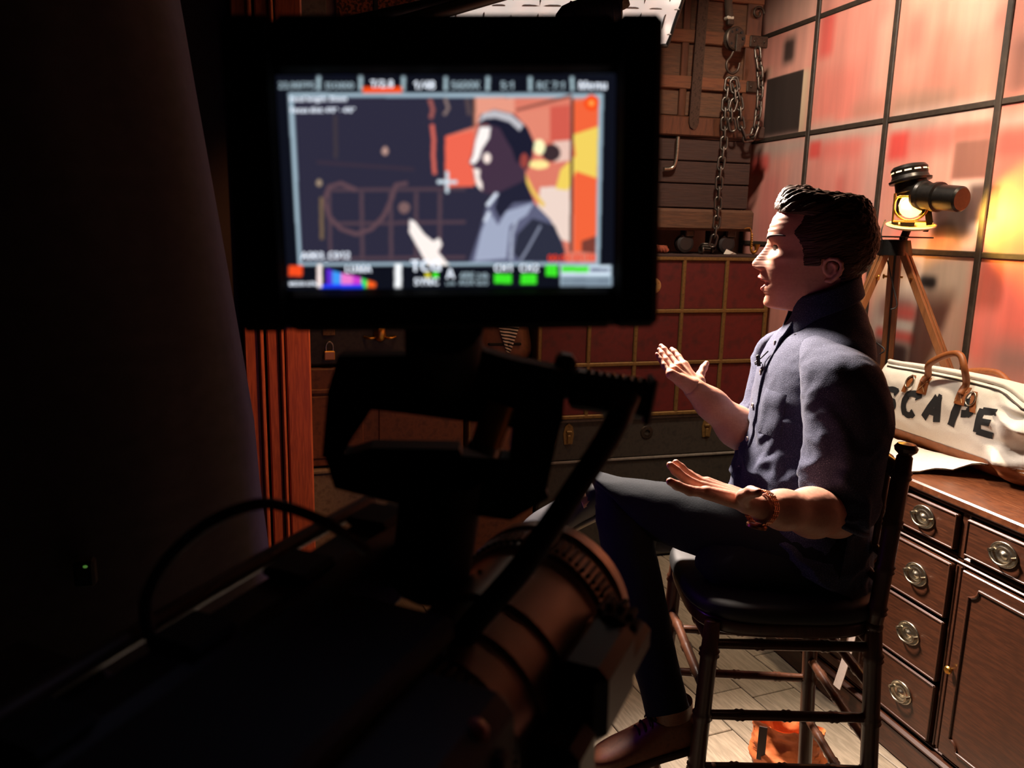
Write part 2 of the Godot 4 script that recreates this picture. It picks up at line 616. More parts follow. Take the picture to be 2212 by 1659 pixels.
var wood_dark: StandardMaterial3D
var wood_top: StandardMaterial3D
var wood_crate: StandardMaterial3D
var wood_crate2: StandardMaterial3D
var wood_stool: StandardMaterial3D
var wood_orange: StandardMaterial3D
var iron: StandardMaterial3D
var brass: StandardMaterial3D
var dull_brass: StandardMaterial3D
var black_plastic: StandardMaterial3D
var black_metal: StandardMaterial3D
var pewter: StandardMaterial3D
var red_panel: StandardMaterial3D
var trunk_black: StandardMaterial3D
var trunk_brown: StandardMaterial3D
var trunk_grey: StandardMaterial3D
var leather: StandardMaterial3D
func materials() -> void:
	wood_dark = grain(11, [rgb(36, 18, 10), rgb(70, 37, 21), rgb(52, 27, 15), rgb(86, 48, 28)], Vector3(0.9, 9, 0.9), 0.38)
	wood_top = grain(12, [rgb(52, 26, 15), rgb(98, 56, 33), rgb(76, 42, 25), rgb(122, 76, 48)], Vector3(6, 1, 1.1), 0.3, 0.0, 0.012, 5, 0.0, 20.0)
	wood_crate = grain(13, [rgb(54, 32, 18), rgb(88, 55, 31), rgb(70, 43, 24), rgb(100, 64, 37)], Vector3(0.8, 9, 5), 0.8, 0.0, 0.012, 5, 0.1)
	wood_crate2 = grain(14, [rgb(36, 20, 14), rgb(56, 33, 22), rgb(46, 26, 18), rgb(66, 39, 27)], Vector3(0.8, 8, 5), 0.85, 0.0, 0.012, 5, 0.1)
	wood_stool = grain(15, [rgb(46, 26, 17), rgb(78, 46, 30), rgb(60, 36, 24)], Vector3(6, 1, 6), 0.3)
	wood_orange = grain(16, [rgb(120, 62, 30), rgb(168, 92, 48), rgb(140, 74, 38), rgb(182, 104, 56)], Vector3(9, 0.7, 9), 0.5)
	iron = grain(17, [rgb(38, 32, 28), rgb(70, 58, 48), rgb(52, 44, 38)], Vector3(8, 8, 8), 0.45, 0.7)
	brass = M(rgb(190, 142, 66), 0.35, 1.0)
	dull_brass = grain(18, [rgb(92, 70, 38), rgb(128, 99, 55), rgb(110, 84, 46)], Vector3(6, 6, 6), 0.5, 0.6)
	black_plastic = M(rgb(12, 12, 13), 0.6)
	black_metal = M(rgb(18, 17, 17), 0.45, 0.4)
	pewter = grain(19, [rgb(120, 112, 98), rgb(176, 168, 150), rgb(150, 142, 126)], Vector3(14, 14, 14), 0.3, 1.0)
	red_panel = grain(20, [rgb(62, 9, 7), rgb(86, 14, 11), rgb(74, 11, 9)], Vector3(2, 2, 2), 0.6)
	trunk_black = grain(21, [rgb(26, 22, 18), rgb(48, 42, 34), rgb(36, 31, 26)], Vector3(4, 4, 4), 0.6)
	trunk_brown = grain(22, [rgb(72, 40, 22), rgb(106, 62, 36), rgb(88, 50, 28)], Vector3(3, 3, 3), 0.6)
	trunk_grey = grain(23, [rgb(78, 72, 64), rgb(110, 102, 92), rgb(92, 86, 76)], Vector3(3, 3, 3), 0.8)
	leather = grain(24, [rgb(112, 62, 28), rgb(150, 88, 44), rgb(130, 74, 35)], Vector3(7, 7, 7), 0.5)

# rectangles of the painting: from z, to z, top y, bottom y, softness, colour, strength
func wall_print() -> ImageTexture:
	var im := Image.create(640, 640, false, Image.FORMAT_RGB8)
	im.fill(rgb(214, 130, 114))
	var spots := [
		[-3.771,-3.298,2.773,2.019,0.05,226,150,132,1],
		[-3.81,-3.335,2.773,2.524,0.06,224,170,150,0.8],
		[-3.734,-3.535,2.546,2.353,0.05,220,128,112,0.7],
		[-3.403,-3.312,2.313,2.027,0.02,206,188,150,0.9],
		[-3.738,-3.655,2.366,2.333,0.03,190,170,140,0.7],
		[-3.565,-3.475,2.477,2.366,0.03,62,50,46,0.95],
		[-3.685,-3.39,2.317,2.027,0.004,58,48,44,1],
		[-3.754,-3.271,2.025,1.46,0.05,224,140,126,1],
		[-3.792,-3.306,2.025,1.95,0.05,176,158,148,0.9],
		[-3.771,-3.612,1.962,1.878,0.03,216,50,46,0.8],
		[-3.662,-3.502,1.857,1.545,0.05,222,110,104,0.7],
		[-3.431,-3.287,1.95,1.509,0.04,206,150,140,0.8],
		[-3.334,-2.782,2.508,2.014,0.05,224,130,114,1],
		[-3.289,-3.197,2.521,2.346,0.03,218,52,48,0.75],
		[-2.917,-2.798,2.42,2.138,0.05,208,160,140,0.8],
		[-3.273,-3.006,2.276,2.064,0.06,222,96,84,0.5],
		[-3.026,-2.817,2.124,2.038,0.04,170,110,90,0.6],
		[-3.296,-3.138,2.085,2.016,0.03,206,170,150,0.5],
		[-3.28,-2.778,2.048,1.522,0.05,226,128,116,1],
		[-3.317,-2.805,2.053,1.981,0.03,186,168,156,0.9],
		[-3.294,-3.213,1.99,1.92,0.02,220,48,44,0.9],
		[-3.214,-2.944,1.984,1.907,0.04,224,88,80,0.6],
		[-3.083,-3.03,1.831,1.734,0.03,206,70,66,0.5],
		[-2.921,-2.797,1.967,1.601,0.05,208,162,150,0.7],
		[-2.831,-2.281,2.506,2.011,0.05,222,138,116,1],
		[-2.748,-2.664,2.401,2.266,0.05,214,70,60,0.5],
		[-2.614,-2.503,2.323,2.112,0.05,216,96,76,0.5],
		[-2.796,-2.436,2.123,2.023,0.05,146,112,90,0.75],
		[-2.49,-2.308,2.199,2.037,0.05,200,128,104,0.5],
		[-2.49,-2.33,2.437,2.285,0.05,224,170,146,0.6],
		[-2.341,-2.285,2.326,2.267,0.03,198,90,78,0.6],
		[-2.781,-2.244,2.04,1.524,0.05,226,146,128,1],
		[-2.787,-2.28,2.054,1.973,0.03,190,172,156,0.8],
		[-2.782,-2.676,1.98,1.875,0.025,224,44,40,0.95],
		[-2.679,-2.456,1.975,1.889,0.04,220,86,76,0.7],
		[-2.763,-2.591,1.873,1.743,0.06,222,110,98,0.5],
		[-2.461,-2.29,1.976,1.921,0.02,204,80,66,0.8],
		[-2.45,-2.285,1.922,1.789,0.015,120,70,58,0.9],
		[-2.444,-2.291,1.786,1.525,0.012,214,196,184,0.95],
		[-2.52,-2.329,1.72,1.575,0.04,52,36,32,0.92],
		[-2.421,-2.349,1.727,1.688,0.02,60,44,40,0.9],
		[-2.7,-2.555,1.639,1.526,0.05,226,96,92,0.7],
		[-2.504,-2.395,1.574,1.528,0.02,222,100,90,0.7],
		[-2.785,-2.278,1.529,1.092,0.05,206,190,176,1],
		[-2.683,-2.55,1.499,1.447,0.03,110,100,98,0.9],
		[-2.54,-2.457,1.445,1.4,0.02,40,36,38,0.95],
		[-2.734,-2.548,1.355,1.266,0.04,120,72,66,0.8],
		[-2.654,-2.534,1.324,1.271,0.03,214,60,54,0.85],
		[-2.71,-2.538,1.267,1.223,0.015,214,206,196,0.9],
		[-2.743,-2.532,1.226,1.184,0.02,206,60,52,0.9],
		[-2.757,-2.555,1.18,1.062,0.03,60,40,38,0.95],
		[-2.512,-2.308,1.375,1.143,0.05,216,172,156,0.8],
		[-2.301,-2.068,2.383,2.021,0.05,176,96,78,1],
		[-2.263,-2.058,2.239,2.041,0.05,96,58,50,0.8],
		[-2.274,-1.998,2.024,1.525,0.05,226,92,76,1],
		[-2.289,-2.03,1.994,1.944,0.03,190,150,140,0.7],
		[-2.267,-2.018,1.936,1.857,0.03,222,56,48,0.8],
		[-2.359,-2.223,1.771,1.64,0.02,74,52,48,0.85],
		[-2.285,-1.929,1.523,1.166,0.06,224,86,74,1],
		[-2.237,-2.181,1.456,1.208,0.06,214,120,110,0.5],
		[-2.191,-1.905,1.253,1.142,0.08,112,92,90,0.9],
	]
	for s in spots:
		paint_soft(im, (s[0] + 3.81) * 249.0, (3.03 - s[2]) * 256.0, (s[1] + 3.81) * 249.0, (3.03 - s[3]) * 256.0, s[4] * 256.0, rgb(s[5], s[6], s[7]), s[8])
	# brushed streaks of the paint
	var f := FastNoiseLite.new(); f.seed = 3; f.frequency = 0.02; f.fractal_octaves = 4
	for y in 640:
		for x in 640:
			var k := 1.0 + 0.10 * f.get_noise_2d(x * 2.2, y * 0.22) + 0.05 * f.get_noise_2d(x * 0.4 + 900, y * 0.4)
			var c := im.get_pixel(x, y)
			c = Color(c.r * k, c.g * k, c.b * k).lerp(Color(0.84, 0.72, 0.66), 0.26 * smoothstep(0.25, 0.6, c.r))
			im.set_pixel(x, y, c)
	return ImageTexture.create_from_image(im)

func room() -> void:
	# floor of grey-brown planks laid aslant
	var fl := struct("floor")
	var sub := MB.new()
	sub.box(Vector3(0.05, -0.07, -1.15), Vector3(4.9, 0.1, 5.5), 0.0)
	part(fl, "subfloor", sub, M(rgb(40, 34, 28), 0.9))
	var pm := []
	for k in 5:
		var a := 0.74 + 0.07 * k
		pm.append(grain(30 + k, [rgb(102 * a, 92 * a, 78 * a), rgb(156 * a, 142 * a, 122 * a), rgb(130 * a, 118 * a, 100 * a), rgb(172 * a, 158 * a, 138 * a)], Vector3(0.7, 3, 7), 0.45))
	var r := RandomNumberGenerator.new(); r.seed = 7
	var plank := MB.new()
	plank.box(Vector3.ZERO, Vector3(1.196, 0.02, 0.176), 0.0025)
	var pmesh := plank.mesh()
	var turn := Basis(Vector3.UP, deg_to_rad(-84.0))
	for row in range(-14, 15):
		var shift := r.randf() * 1.2
		for col in range(-3, 4):
			var c := turn * Vector3(col * 1.2 + shift - 0.6, 0, row * 0.18) + Vector3(0.6, -0.01, -1.6)
			if c.x < -1.2 or c.x > 2.35 or c.z < -3.9 or c.z > -0.4:
				continue
			var o := part(fl, "plank", pmesh, pm[r.randi() % 5], "", Transform3D(turn, c))
			o.name = numbered("plank")
	# ceiling
	var ce := struct("ceiling")
	var cm := MB.new()
	cm.box(Vector3(0.05, 3.05, -1.15), Vector3(4.9, 0.1, 5.5), 0.0)
	part(ce, "slab", cm, M(rgb(34, 30, 28), 0.9))
	# painted wall on the right: panels in a dark grid of bars
	var wr := struct("wall_right")
	var core := MB.new()
	core.box(Vector3(2.36, 1.5, -1.15), Vector3(0.1, 3.1, 5.5), 0.0)
	part(wr, "wall_core", core, M(rgb(60, 48, 42), 0.9))
	var art := M(Color.WHITE, 0.55)
	art.albedo_texture = wall_print()
	art.texture_repeat = false
	var zs := [-3.80, -3.31, -2.81, -2.28, -1.76, -1.24, -0.72, -0.20, 0.32, 0.84, 1.36]
	var ys := [0.54, 1.03, 1.53, 2.03, 2.52, 3.0]
	for i in 10:
		for j in 5:
			var z0: float = zs[i] + 0.011; var z1: float = zs[i + 1] - 0.011; var y0: float = ys[j] + 0.011; var y1: float = ys[j + 1] - 0.011
			var m := MB.new()
			var x := 2.30
			var g := func(y: float, z: float) -> Vector2: return Vector2(1.0 - absf(1.0 - (z + 3.81) / 2.57), (3.03 - y) / 2.5)
			m.quad(Vector3(x, y0, z0), Vector3(x, y0, z1), Vector3(x, y1, z1), Vector3(x, y1, z0), g.call(y0, z0), g.call(y0, z1), g.call(y1, z1), g.call(y1, z0))
			m.quad(Vector3(x, y1, z0), Vector3(x, y1, z1), Vector3(x + 0.012, y1, z1), Vector3(x + 0.012, y1, z0), g.call(y1, z0), g.call(y1, z1), g.call(y1, z1), g.call(y1, z0))
			var o := part(wr, "panel", m, art)
			o.name = numbered("panel")
	var bar := grain(26, [rgb(44, 36, 30), rgb(66, 54, 44)], Vector3(4, 4, 4), 0.6)
	for z in zs:
		var m := MB.new()
		m.box(Vector3(2.301, 1.5, z), Vector3(0.02, 3.0, 0.026), 0.003)
		part(wr, "upright_bar", m, bar).name = numbered("upright_bar")
	for y in ys:
		for i in 10:
			var m := MB.new()
			m.box(Vector3(2.302, y, (zs[i] + zs[i + 1]) / 2), Vector3(0.016, 0.022, zs[i + 1] - zs[i] - 0.026), 0.003)
			part(wr, "cross_bar", m, bar).name = numbered("cross_bar")
	# back wall, left side, and the part behind the camera
	var wb := struct("wall_back")
	var bm := MB.new()
	bm.box(Vector3(0.05, 1.5, -3.87), Vector3(4.9, 3.1, 0.1), 0.0)
	part(wb, "plaster", bm, grain(27, [rgb(122, 96, 84), rgb(150, 120, 106)], Vector3(1, 1, 1), 0.9))
	var wl := struct("wall_left")
	var lm := MB.new()
	lm.box(Vector3(-2.36, 1.5, -1.15), Vector3(0.1, 3.1, 5.5), 0.0)
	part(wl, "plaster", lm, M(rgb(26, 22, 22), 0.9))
	var wf := struct("wall_front")
	var fm := MB.new()
	fm.box(Vector3(0.05, 1.5, 1.6), Vector3(4.9, 3.1, 0.1), 0.0)
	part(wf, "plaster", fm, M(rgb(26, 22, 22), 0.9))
	var wp := struct("wall_partition")
	var pmb := MB.new()
	pmb.box(Vector3(-1.2, 1.5, -2.62), Vector3(2.3, 3.0, 0.1), 0.0)
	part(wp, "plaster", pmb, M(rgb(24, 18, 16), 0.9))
	# moulded door casing at the end of the partition
	var tr := struct("trim_1")
	var prof := [[-0.10, 0.045, 0.020], [-0.072, 0.014, 0.034], [-0.040, 0.034, 0.022], [-0.012, 0.012, 0.036], [0.035, 0.074, 0.030]]
	for k in prof.size():
		var q: Array = prof[k]
		var m := MB.new()
		m.box(Vector3(q[0], 1.5, -2.565 + q[2] / 2), Vector3(q[1], 3.0, q[2]), 0.005)
		part(tr, "moulding", m, wood_orange).name = numbered("moulding")
	var jm := MB.new()
	jm.box(Vector3(0.02, 1.5, -2.625), Vector3(0.10, 3.0, 0.125), 0.004)
	part(tr, "jamb", jm, wood_orange)

func oval(mb: MB, c: Vector3, prof: Array, rz: float, ry: float) -> void:   # rings round -x: [scale, proud]
	var p := PackedVector3Array()
	for q in prof:
		for i in 24:
			var a := TAU * i / 24
			p.append(c + Vector3(-q[1], sin(a) * ry * q[0], cos(a) * rz * q[0]))
	mb.grid(p, 24, prof.size(), true)
func pull(parent: Node3D, y: float, z: float, x: float) -> void:
	var m := MB.new()
	oval(m, Vector3(x, y, z), [[1.0, 0.0], [1.0, 0.003], [0.93, 0.0045], [0.86, 0.002], [0.66, 0.002], [0.60, 0.0045], [0.5, 0.0045], [0.42, 0.002], [0.30, 0.003], [0.2, 0.007], [0.0, 0.009]], 0.043, 0.034)
	var h := wpart(parent, "handle", m, pewter, "antique pewter oval pull")
	var b := MB.new()
	var pts := []
	for i in 9:
		var a := PI + PI * i / 8
		pts.append(Vector3(x - 0.012 - 0.004 * sin(-a), y + 0.002 + sin(a) * 0.026, z + cos(a) * 0.034))
	b.tube(path(pts, 3), 0.0028, 8)
	for s in [-1.0, 1.0]:
		b.tube(PackedVector3Array([Vector3(x, y + 0.002, z + s * 0.034), Vector3(x - 0.016, y + 0.002, z + s * 0.034)]), 0.005, 8)
	wpart(h, "bail", b, pewter)
func raised(x: float, y0: float, y1: float, z0: float, z1: float) -> MB:   # drawer front: flat field in a beaded edge
	var m := MB.new()
	m.box(Vector3(x, (y0 + y1) / 2, (z0 + z1) / 2), Vector3(0.022, y1 - y0, z1 - z0), 0.003)
	var r := 0.0035
	var xx := x - 0.011
	for q in [[Vector3(xx, y0 + r, z0 + r), Vector3(xx, y0 + r, z1 - r)], [Vector3(xx, y1 - r, z0 + r), Vector3(xx, y1 - r, z1 - r)], [Vector3(xx, y0 + r, z0 + r), Vector3(xx, y1 - r, z0 + r)], [Vector3(xx, y0 + r, z1 - r), Vector3(xx, y1 - r, z1 - r)]]:
		m.tube(PackedVector3Array(q), r, 8)
	return m
func dresser() -> void:
	var t := thing("dresser", "dark mahogany sideboard with oval pulls standing against the painted wall", "dresser", Vector3(2.03, 0, -1.7))
	var x := 1.79
	var m := MB.new()
	m.box(Vector3(2.045, 0.47, -1.7), Vector3(0.47, 0.78, 1.66), 0.004)
	wpart(t, "body", m, wood_dark)
	m = MB.new()
	m.box(Vector3(2.03, 0.872, -1.7), Vector3(0.52, 0.026, 1.74), 0.005)
	wpart(t, "top", m, wood_top, "scratched and worn brown top")
	m = MB.new()
	m.box(Vector3(2.035, 0.851, -1.7), Vector3(0.50, 0.016, 1.70), 0.006)
	wpart(t, "top_moulding", m, wood_dark)
	m = MB.new()
	m.box(Vector3(2.03, 0.045, -1.7), Vector3(0.50, 0.09, 1.70), 0.006)
	m.box(Vector3(2.026, 0.100, -1.7), Vector3(0.51, 0.020, 1.71), 0.008)
	m.box(Vector3(2.036, 0.118, -1.7), Vector3(0.49, 0.014, 1.69), 0.006)
	wpart(t, "plinth", m, wood_dark)
	m = MB.new()
	m.box(Vector3(1.806, 0.714, -1.7), Vector3(0.03, 0.014, 1.66), 0.005)
	m.box(Vector3(1.800, 0.700, -1.7), Vector3(0.024, 0.008, 1.66), 0.003)
	wpart(t, "rail_moulding", m, wood_dark)
	for z in [-2.535, -1.975, -1.70, -1.24, -0.965]:
		m = MB.new()
		m.box(Vector3(1.803, 0.49, z), Vector3(0.024, 0.72, 0.028), 0.004)
		m.tube(PackedVector3Array([Vector3(1.791, 0.13, z - 0.007), Vector3(1.791, 0.69, z - 0.007)]), 0.0035, 8)
		m.tube(PackedVector3Array([Vector3(1.791, 0.13, z + 0.007), Vector3(1.791, 0.69, z + 0.007)]), 0.0035, 8)
		wpart(t, "stile", m, wood_dark)
	# top row of drawers
	for q in [[-2.515, -1.995], [-1.955, -1.718], [-1.684, -1.26], [-1.22, -0.98]]:
		var d := wpart(t, "drawer", raised(x, 0.732, 0.836, q[0], q[1]), wood_dark)
		if q[1] - q[0] > 0.3:
			pull(d, 0.785, q[0] + (q[1] - q[0]) * 0.30, x - 0.012)
			pull(d, 0.785, q[0] + (q[1] - q[0]) * 0.70, x - 0.012)
		else:
			pull(d, 0.787, (q[0] + q[1]) / 2, x - 0.012)
	# two banks of three deep drawers
	for zz in [[-1.955, -1.718], [-1.22, -0.98]]:
		for yy in [[0.525, 0.690], [0.325, 0.512], [0.132, 0.312]]:
			var d := wpart(t, "drawer", raised(x, yy[0], yy[1], zz[0], zz[1]), wood_dark)
			pull(d, (yy[0] + yy[1]) / 2, (zz[0] + zz[1]) / 2, x - 0.012)
	# doors with a scalloped moulding and a small brass knob
	for zz in [[-2.515, -1.995], [-1.680, -1.26]]:
		m = MB.new()
		m.box(Vector3(x, 0.41, (zz[0] + zz[1]) / 2), Vector3(0.02, 0.56, zz[1] - zz[0]), 0.003)
		var d := wpart(t, "door", m, wood_dark)
		var k := 0.03
		var pts := []
		var zc: float = zz[0] + 0.035; var ze: float = zz[1] - 0.035; var yc := 0.165; var ye := 0.655
		for q in [[zc, yc, 1, 1, true], [ze, yc, -1, 1, false], [ze, ye, -1, -1, true], [zc, ye, 1, -1, false]]:
			var arc := []
			for i in 5:
				var a := PI / 2 * i / 4
				arc.append(Vector3(x - 0.011, q[1] + q[3] * k * cos(a), q[0] + q[2] * k * sin(a)))
			if not q[4]:
				arc.reverse()
			pts.append_array(arc)
		m = MB.new()
		m.tube(PackedVector3Array(pts), 0.005, 8, true, true)
		wpart(d, "door_moulding", m, wood_dark)
		m = MB.new()
		m.lathe(PackedVector2Array([Vector2(0.004, 0.0), Vector2(0.004, 0.008), Vector2(0.011, 0.012), Vector2(0.012, 0.017), Vector2(0.009, 0.021), Vector2(0.0, 0.022)]), 14, look(Vector3.LEFT, Vector3(x - 0.009, 0.395, zz[0] + 0.012 if zz[0] > -2 else zz[1] - 0.02)))
		wpart(d, "knob", m, brass, "small brass knob")

func cabinet_and_trunks() -> void:
	# red panelled cabinet with a brass lattice
	var t := thing("panelled_cabinet", "red cabinet with a brass lattice of square panels, below the hanging chain", "cabinet", Vector3(1.65, 0.725, -3.6))
	var m := MB.new()
	m.box(Vector3(1.65, 1.095, -3.605), Vector3(1.15, 0.74, 0.39), 0.004)
	wpart(t, "body", m, M(rgb(46, 16, 12), 0.7))
	var xs := [1.086, 1.319, 1.547, 1.772, 1.992, 2.214]
	var ys := [0.735, 0.977, 1.219, 1.460]
	for i in 5:
		for j in 3:
			m = MB.new()
			m.box(Vector3((xs[i] + xs[i + 1]) / 2, (ys[j] + ys[j + 1]) / 2, -3.408), Vector3(xs[i + 1] - xs[i] - 0.018, ys[j + 1] - ys[j] - 0.018, 0.006), 0.002)
			wpart(t, "panel", m, red_panel)
	for x in xs:
		m = MB.new()
		m.box(Vector3(x, 1.0975, -3.402), Vector3(0.020, 0.745, 0.014), 0.004)
		wpart(t, "upright_strip", m, dull_brass)
	for y in ys:
		m = MB.new()
		m.box(Vector3(1.65, y, -3.4005), Vector3(1.148, 0.019, 0.013), 0.004)
		wpart(t, "cross_strip", m, dull_brass)
	m = MB.new()
	m.box(Vector3(1.65, 1.472, -3.605), Vector3(1.16, 0.014, 0.42), 0.004)
	wpart(t, "top", m, wood_crate2)
	m = MB.new()
	m.lathe(PackedVector2Array([Vector2(0.0, 0.004), Vector2(0.030, 0.004), Vector2(0.034, 0.002), Vector2(0.035, 0.0)]), 28, look(Vector3.BACK, Vector3(1.627, 1.335, -3.405)))
	var lp := wpart(t, "lock_plate", m, M(rgb(196, 160, 104), 0.45, 0.7), "round brass lock plate with a keyhole")
	m = MB.new()
	m.tube(PackedVector3Array([Vector3(1.627, 1.342, -3.402), Vector3(1.627, 1.342, -3.3995)]), 0.007, 12)
	m.box(Vector3(1.627, 1.330, -3.4005), Vector3(0.006, 0.022, 0.002), 0.0)
	wpart(lp, "keyhole", m, M(rgb(8, 6, 5), 0.9))
	for a in [0.6, 1.9, 3.6, 5.6]:
		m = MB.new()
		m.ball(Vector3(1.627 + cos(a) * 0.025, 1.335 + sin(a) * 0.025, -3.4005), Vector3.ONE * 0.003, 8)
		wpart(lp, "rivet", m, brass)
	# black trunk below it
	t = thing("trunk", "black trunk with brass latches, on the floor below the red cabinet", "trunk", Vector3(1.67, 0, -3.6), "old trunks along the back wall")
	m = MB.new()
	m.box(Vector3(1.67, 0.265, -3.605), Vector3(1.14, 0.51, 0.37), 0.01)
	wpart(t, "body", m, trunk_black)
	m = MB.new()
	m.box(Vector3(1.67, 0.62, -3.605), Vector3(1.15, 0.205, 0.38), 0.012)
	wpart(t, "lid", m, trunk_black)
	m = MB.new()
	m.box(Vector3(1.67, 0.517, -3.605), Vector3(1.16, 0.012, 0.39), 0.003)
	m.box(Vector3(1.67, 0.715, -3.605), Vector3(1.16, 0.014, 0.39), 0.003)
	wpart(t, "edge_band", m, trunk_grey)
	for x in [1.242, 1.95]:
		m = MB.new()
		m.prism(PackedVector2Array([Vector2(-0.02, -0.05), Vector2(0.02, -0.05), Vector2(0.026, 0.0), Vector2(0.018, 0.035), Vector2(0.0, 0.05), Vector2(-0.018, 0.035), Vector2(-0.026, 0.0)]), -3.416, -3.410, Transform3D(Basis(), Vector3(x, 0.655, 0)))
		var l := wpart(t, "latch", m, dull_brass, "dull brass latch plate")
		m = MB.new()
		m.box(Vector3(x, 0.665, -3.405), Vector3(0.028, 0.012, 0.012), 0.003)
		m.box(Vector3(x, 0.63, -3.405), Vector3(0.016, 0.04, 0.01), 0.003)
		wpart(l, "tongue", m, dull_brass)
	for x in [1.155, 1.47]:
		m = MB.new()
		m.tube(path([Vector3(x, 0.68, -3.408), Vector3(x + 0.018, 0.665, -3.406), Vector3(x + 0.02, 0.62, -3.408), Vector3(x + 0.008, 0.59, -3.41)], 4), 0.005, 6)
		wpart(t, "hook_latch", m, dull_brass)
	m = MB.new()
	m.lathe(PackedVector2Array([Vector2(0.013, 0.0), Vector2(0.014, 0.008), Vector2(0.03, 0.006), Vector2(0.034, 0.0)]), 20, look(Vector3.BACK, Vector3(1.636, 0.643, -3.416)))
	wpart(t, "ring_plate", m, iron)
	# grey crate, brown chest pair and black trunk at the left of the back wall
	t = thing("storage_box", "grey box on the floor beside the door casing", "box", Vector3(0.36, 0, -3.55))
	m = MB.new()
	m.box(Vector3(0.36, 0.275, -3.55), Vector3(0.62, 0.55, 0.36), 0.012)
	wpart(t, "body", m, trunk_grey)
	m = MB.new()
	m.box(Vector3(0.30, 0.50, -3.366), Vector3(0.12, 0.025, 0.006), 0.002)
	wpart(t, "paper_label", m, M(rgb(70, 34, 26), 0.8))
	m = MB.new()
	m.box(Vector3(0.36, 0.555, -3.55), Vector3(0.64, 0.02, 0.38), 0.006)
	wpart(t, "lid", m, trunk_grey)
	t = thing("chest", "plain brown chest stacked on the grey box", "chest", Vector3(0.33, 0.57, -3.56))
	m = MB.new()
	m.box(Vector3(0.325, 0.785, -3.56), Vector3(0.83, 0.42, 0.36), 0.006)
	wpart(t, "body", m, trunk_brown)
	for q in [[0.12, 0.37], [0.55, 0.36]]:
		m = MB.new()
		m.box(Vector3(q[0], 0.745, -3.378), Vector3(q[1], 0.27, 0.012), 0.004)
		wpart(t, "door", m, trunk_brown)
	m = MB.new()
	m.box(Vector3(0.325, 0.90, -3.376), Vector3(0.83, 0.02, 0.016), 0.004)
	wpart(t, "rail", m, trunk_brown)
	t = thing("brass_edged_chest", "narrow brown chest with a thin brass edge, left of the black trunk", "chest", Vector3(0.91, 0, -3.56))
	m = MB.new()
	m.box(Vector3(0.915, 0.50, -3.56), Vector3(0.31, 1.0, 0.36), 0.006)
	wpart(t, "body", m, trunk_brown)
	m = MB.new()
	m.box(Vector3(0.765, 0.50, -3.379), Vector3(0.008, 1.0, 0.008), 0.002)
	wpart(t, "brass_edge", m, dull_brass)
	t = thing("trunk", "small black trunk closed with a hasp and a brass padlock", "trunk", Vector3(0.36, 1.0, -3.57), "old trunks along the back wall")
	m = MB.new()
	m.box(Vector3(0.345, 1.09, -3.57), Vector3(0.80, 0.175, 0.34), 0.01)
	m.box(Vector3(0.345, 1.27, -3.57), Vector3(0.81, 0.18, 0.35), 0.02)
	wpart(t, "body", m, trunk_black)
	m = MB.new()
	m.box(Vector3(0.171, 1.16, -3.394), Vector3(0.05, 0.06, 0.006), 0.003)
	wpart(t, "hasp", m, dull_brass)
	m = MB.new()
	m.tube(path([Vector3(0.366, 1.122, -3.395), Vector3(0.340, 1.118, -3.375), Vector3(0.315, 1.122, -3.395)], 5), 0.006, 8)
	m.tube(path([Vector3(0.394, 1.122, -3.395), Vector3(0.42, 1.118, -3.375), Vector3(0.445, 1.122, -3.395)], 5), 0.006, 8)
	m.slathe(PackedVector2Array([Vector2(0.0, -0.03), Vector2(0.02, -0.02), Vector2(0.026, 0.0), Vector2(0.024, 0.03), Vector2(0.0, 0.034)]), 14, Transform3D(Basis(), Vector3(0.38, 1.13, -3.39)))
	wpart(t, "handle", m, brass, "brass handle with a round boss")
	t = thing("padlock", "brass padlock hanging from the hasp of the small black trunk", "padlock", Vector3(0.171, 1.03, -3.38))
	m = MB.new()
	m.box(Vector3(0.171, 1.050, -3.378), Vector3(0.044, 0.038, 0.018), 0.004)
	wpart(t, "body", m, M(rgb(214, 158, 74), 0.35, 0.8))
	m = MB.new()
	m.tube(path([Vector3(0.157, 1.068, -3.378), Vector3(0.157, 1.09, -3.378), Vector3(0.163, 1.102, -3.378), Vector3(0.171, 1.106, -3.378), Vector3(0.179, 1.102, -3.378), Vector3(0.185, 1.09, -3.378), Vector3(0.185, 1.068, -3.378)], 4), 0.0035, 8)
	wpart(t, "shackle", m, pewter, "steel shackle")
	# leather satchel and striped scarf on the narrow chest
	t = thing("satchel", "brown leather satchel with a dark slot, on the narrow chest", "satchel", Vector3(0.94, 1.0, -3.5))
	m = MB.new()
	loft(m, [[Vector3(0.94, 1.0, -3.5), Vector3(0.12, 0, 0), Vector3(0, 0, 0.07)], [Vector3(0.94, 1.04, -3.5), Vector3(0.135, 0, 0), Vector3(0, 0, 0.085)], [Vector3(0.94, 1.11, -3.5), Vector3(0.125, 0, 0), Vector3(0, 0, 0.075)], [Vector3(0.94, 1.18, -3.5), Vector3(0.1, 0, 0), Vector3(0, 0, 0.05)], [Vector3(0.94, 1.20, -3.5), Vector3(0.02, 0, 0), Vector3(0, 0, 0.01)]], 32, 5, null, 0.75, 3)
	wpart(t, "body", m, trunk_brown)
	m = MB.new()
	m.box(Vector3(0.93, 1.077, -3.424), Vector3(0.15, 0.012, 0.03), 0.004)
	wpart(t, "slot", m, M(rgb(8, 6, 5), 0.9))
	t = thing("striped_scarf", "black and white striped scarf hanging over the brown satchel", "scarf", Vector3(0.945, 1.05, -3.40))
	var im := Image.create(64, 128, false, Image.FORMAT_RGB8)
	im.fill(rgb(14, 13, 13))
	for k in 9:
		paint_poly(im, PackedVector2Array([Vector2(0, k * 15.0 - 4), Vector2(64, k * 15.0 + 8), Vector2(64, k * 15.0 + 15), Vector2(0, k * 15.0 + 3)]), rgb(214, 204, 186))
	var sm := M(Color.WHITE, 0.85)
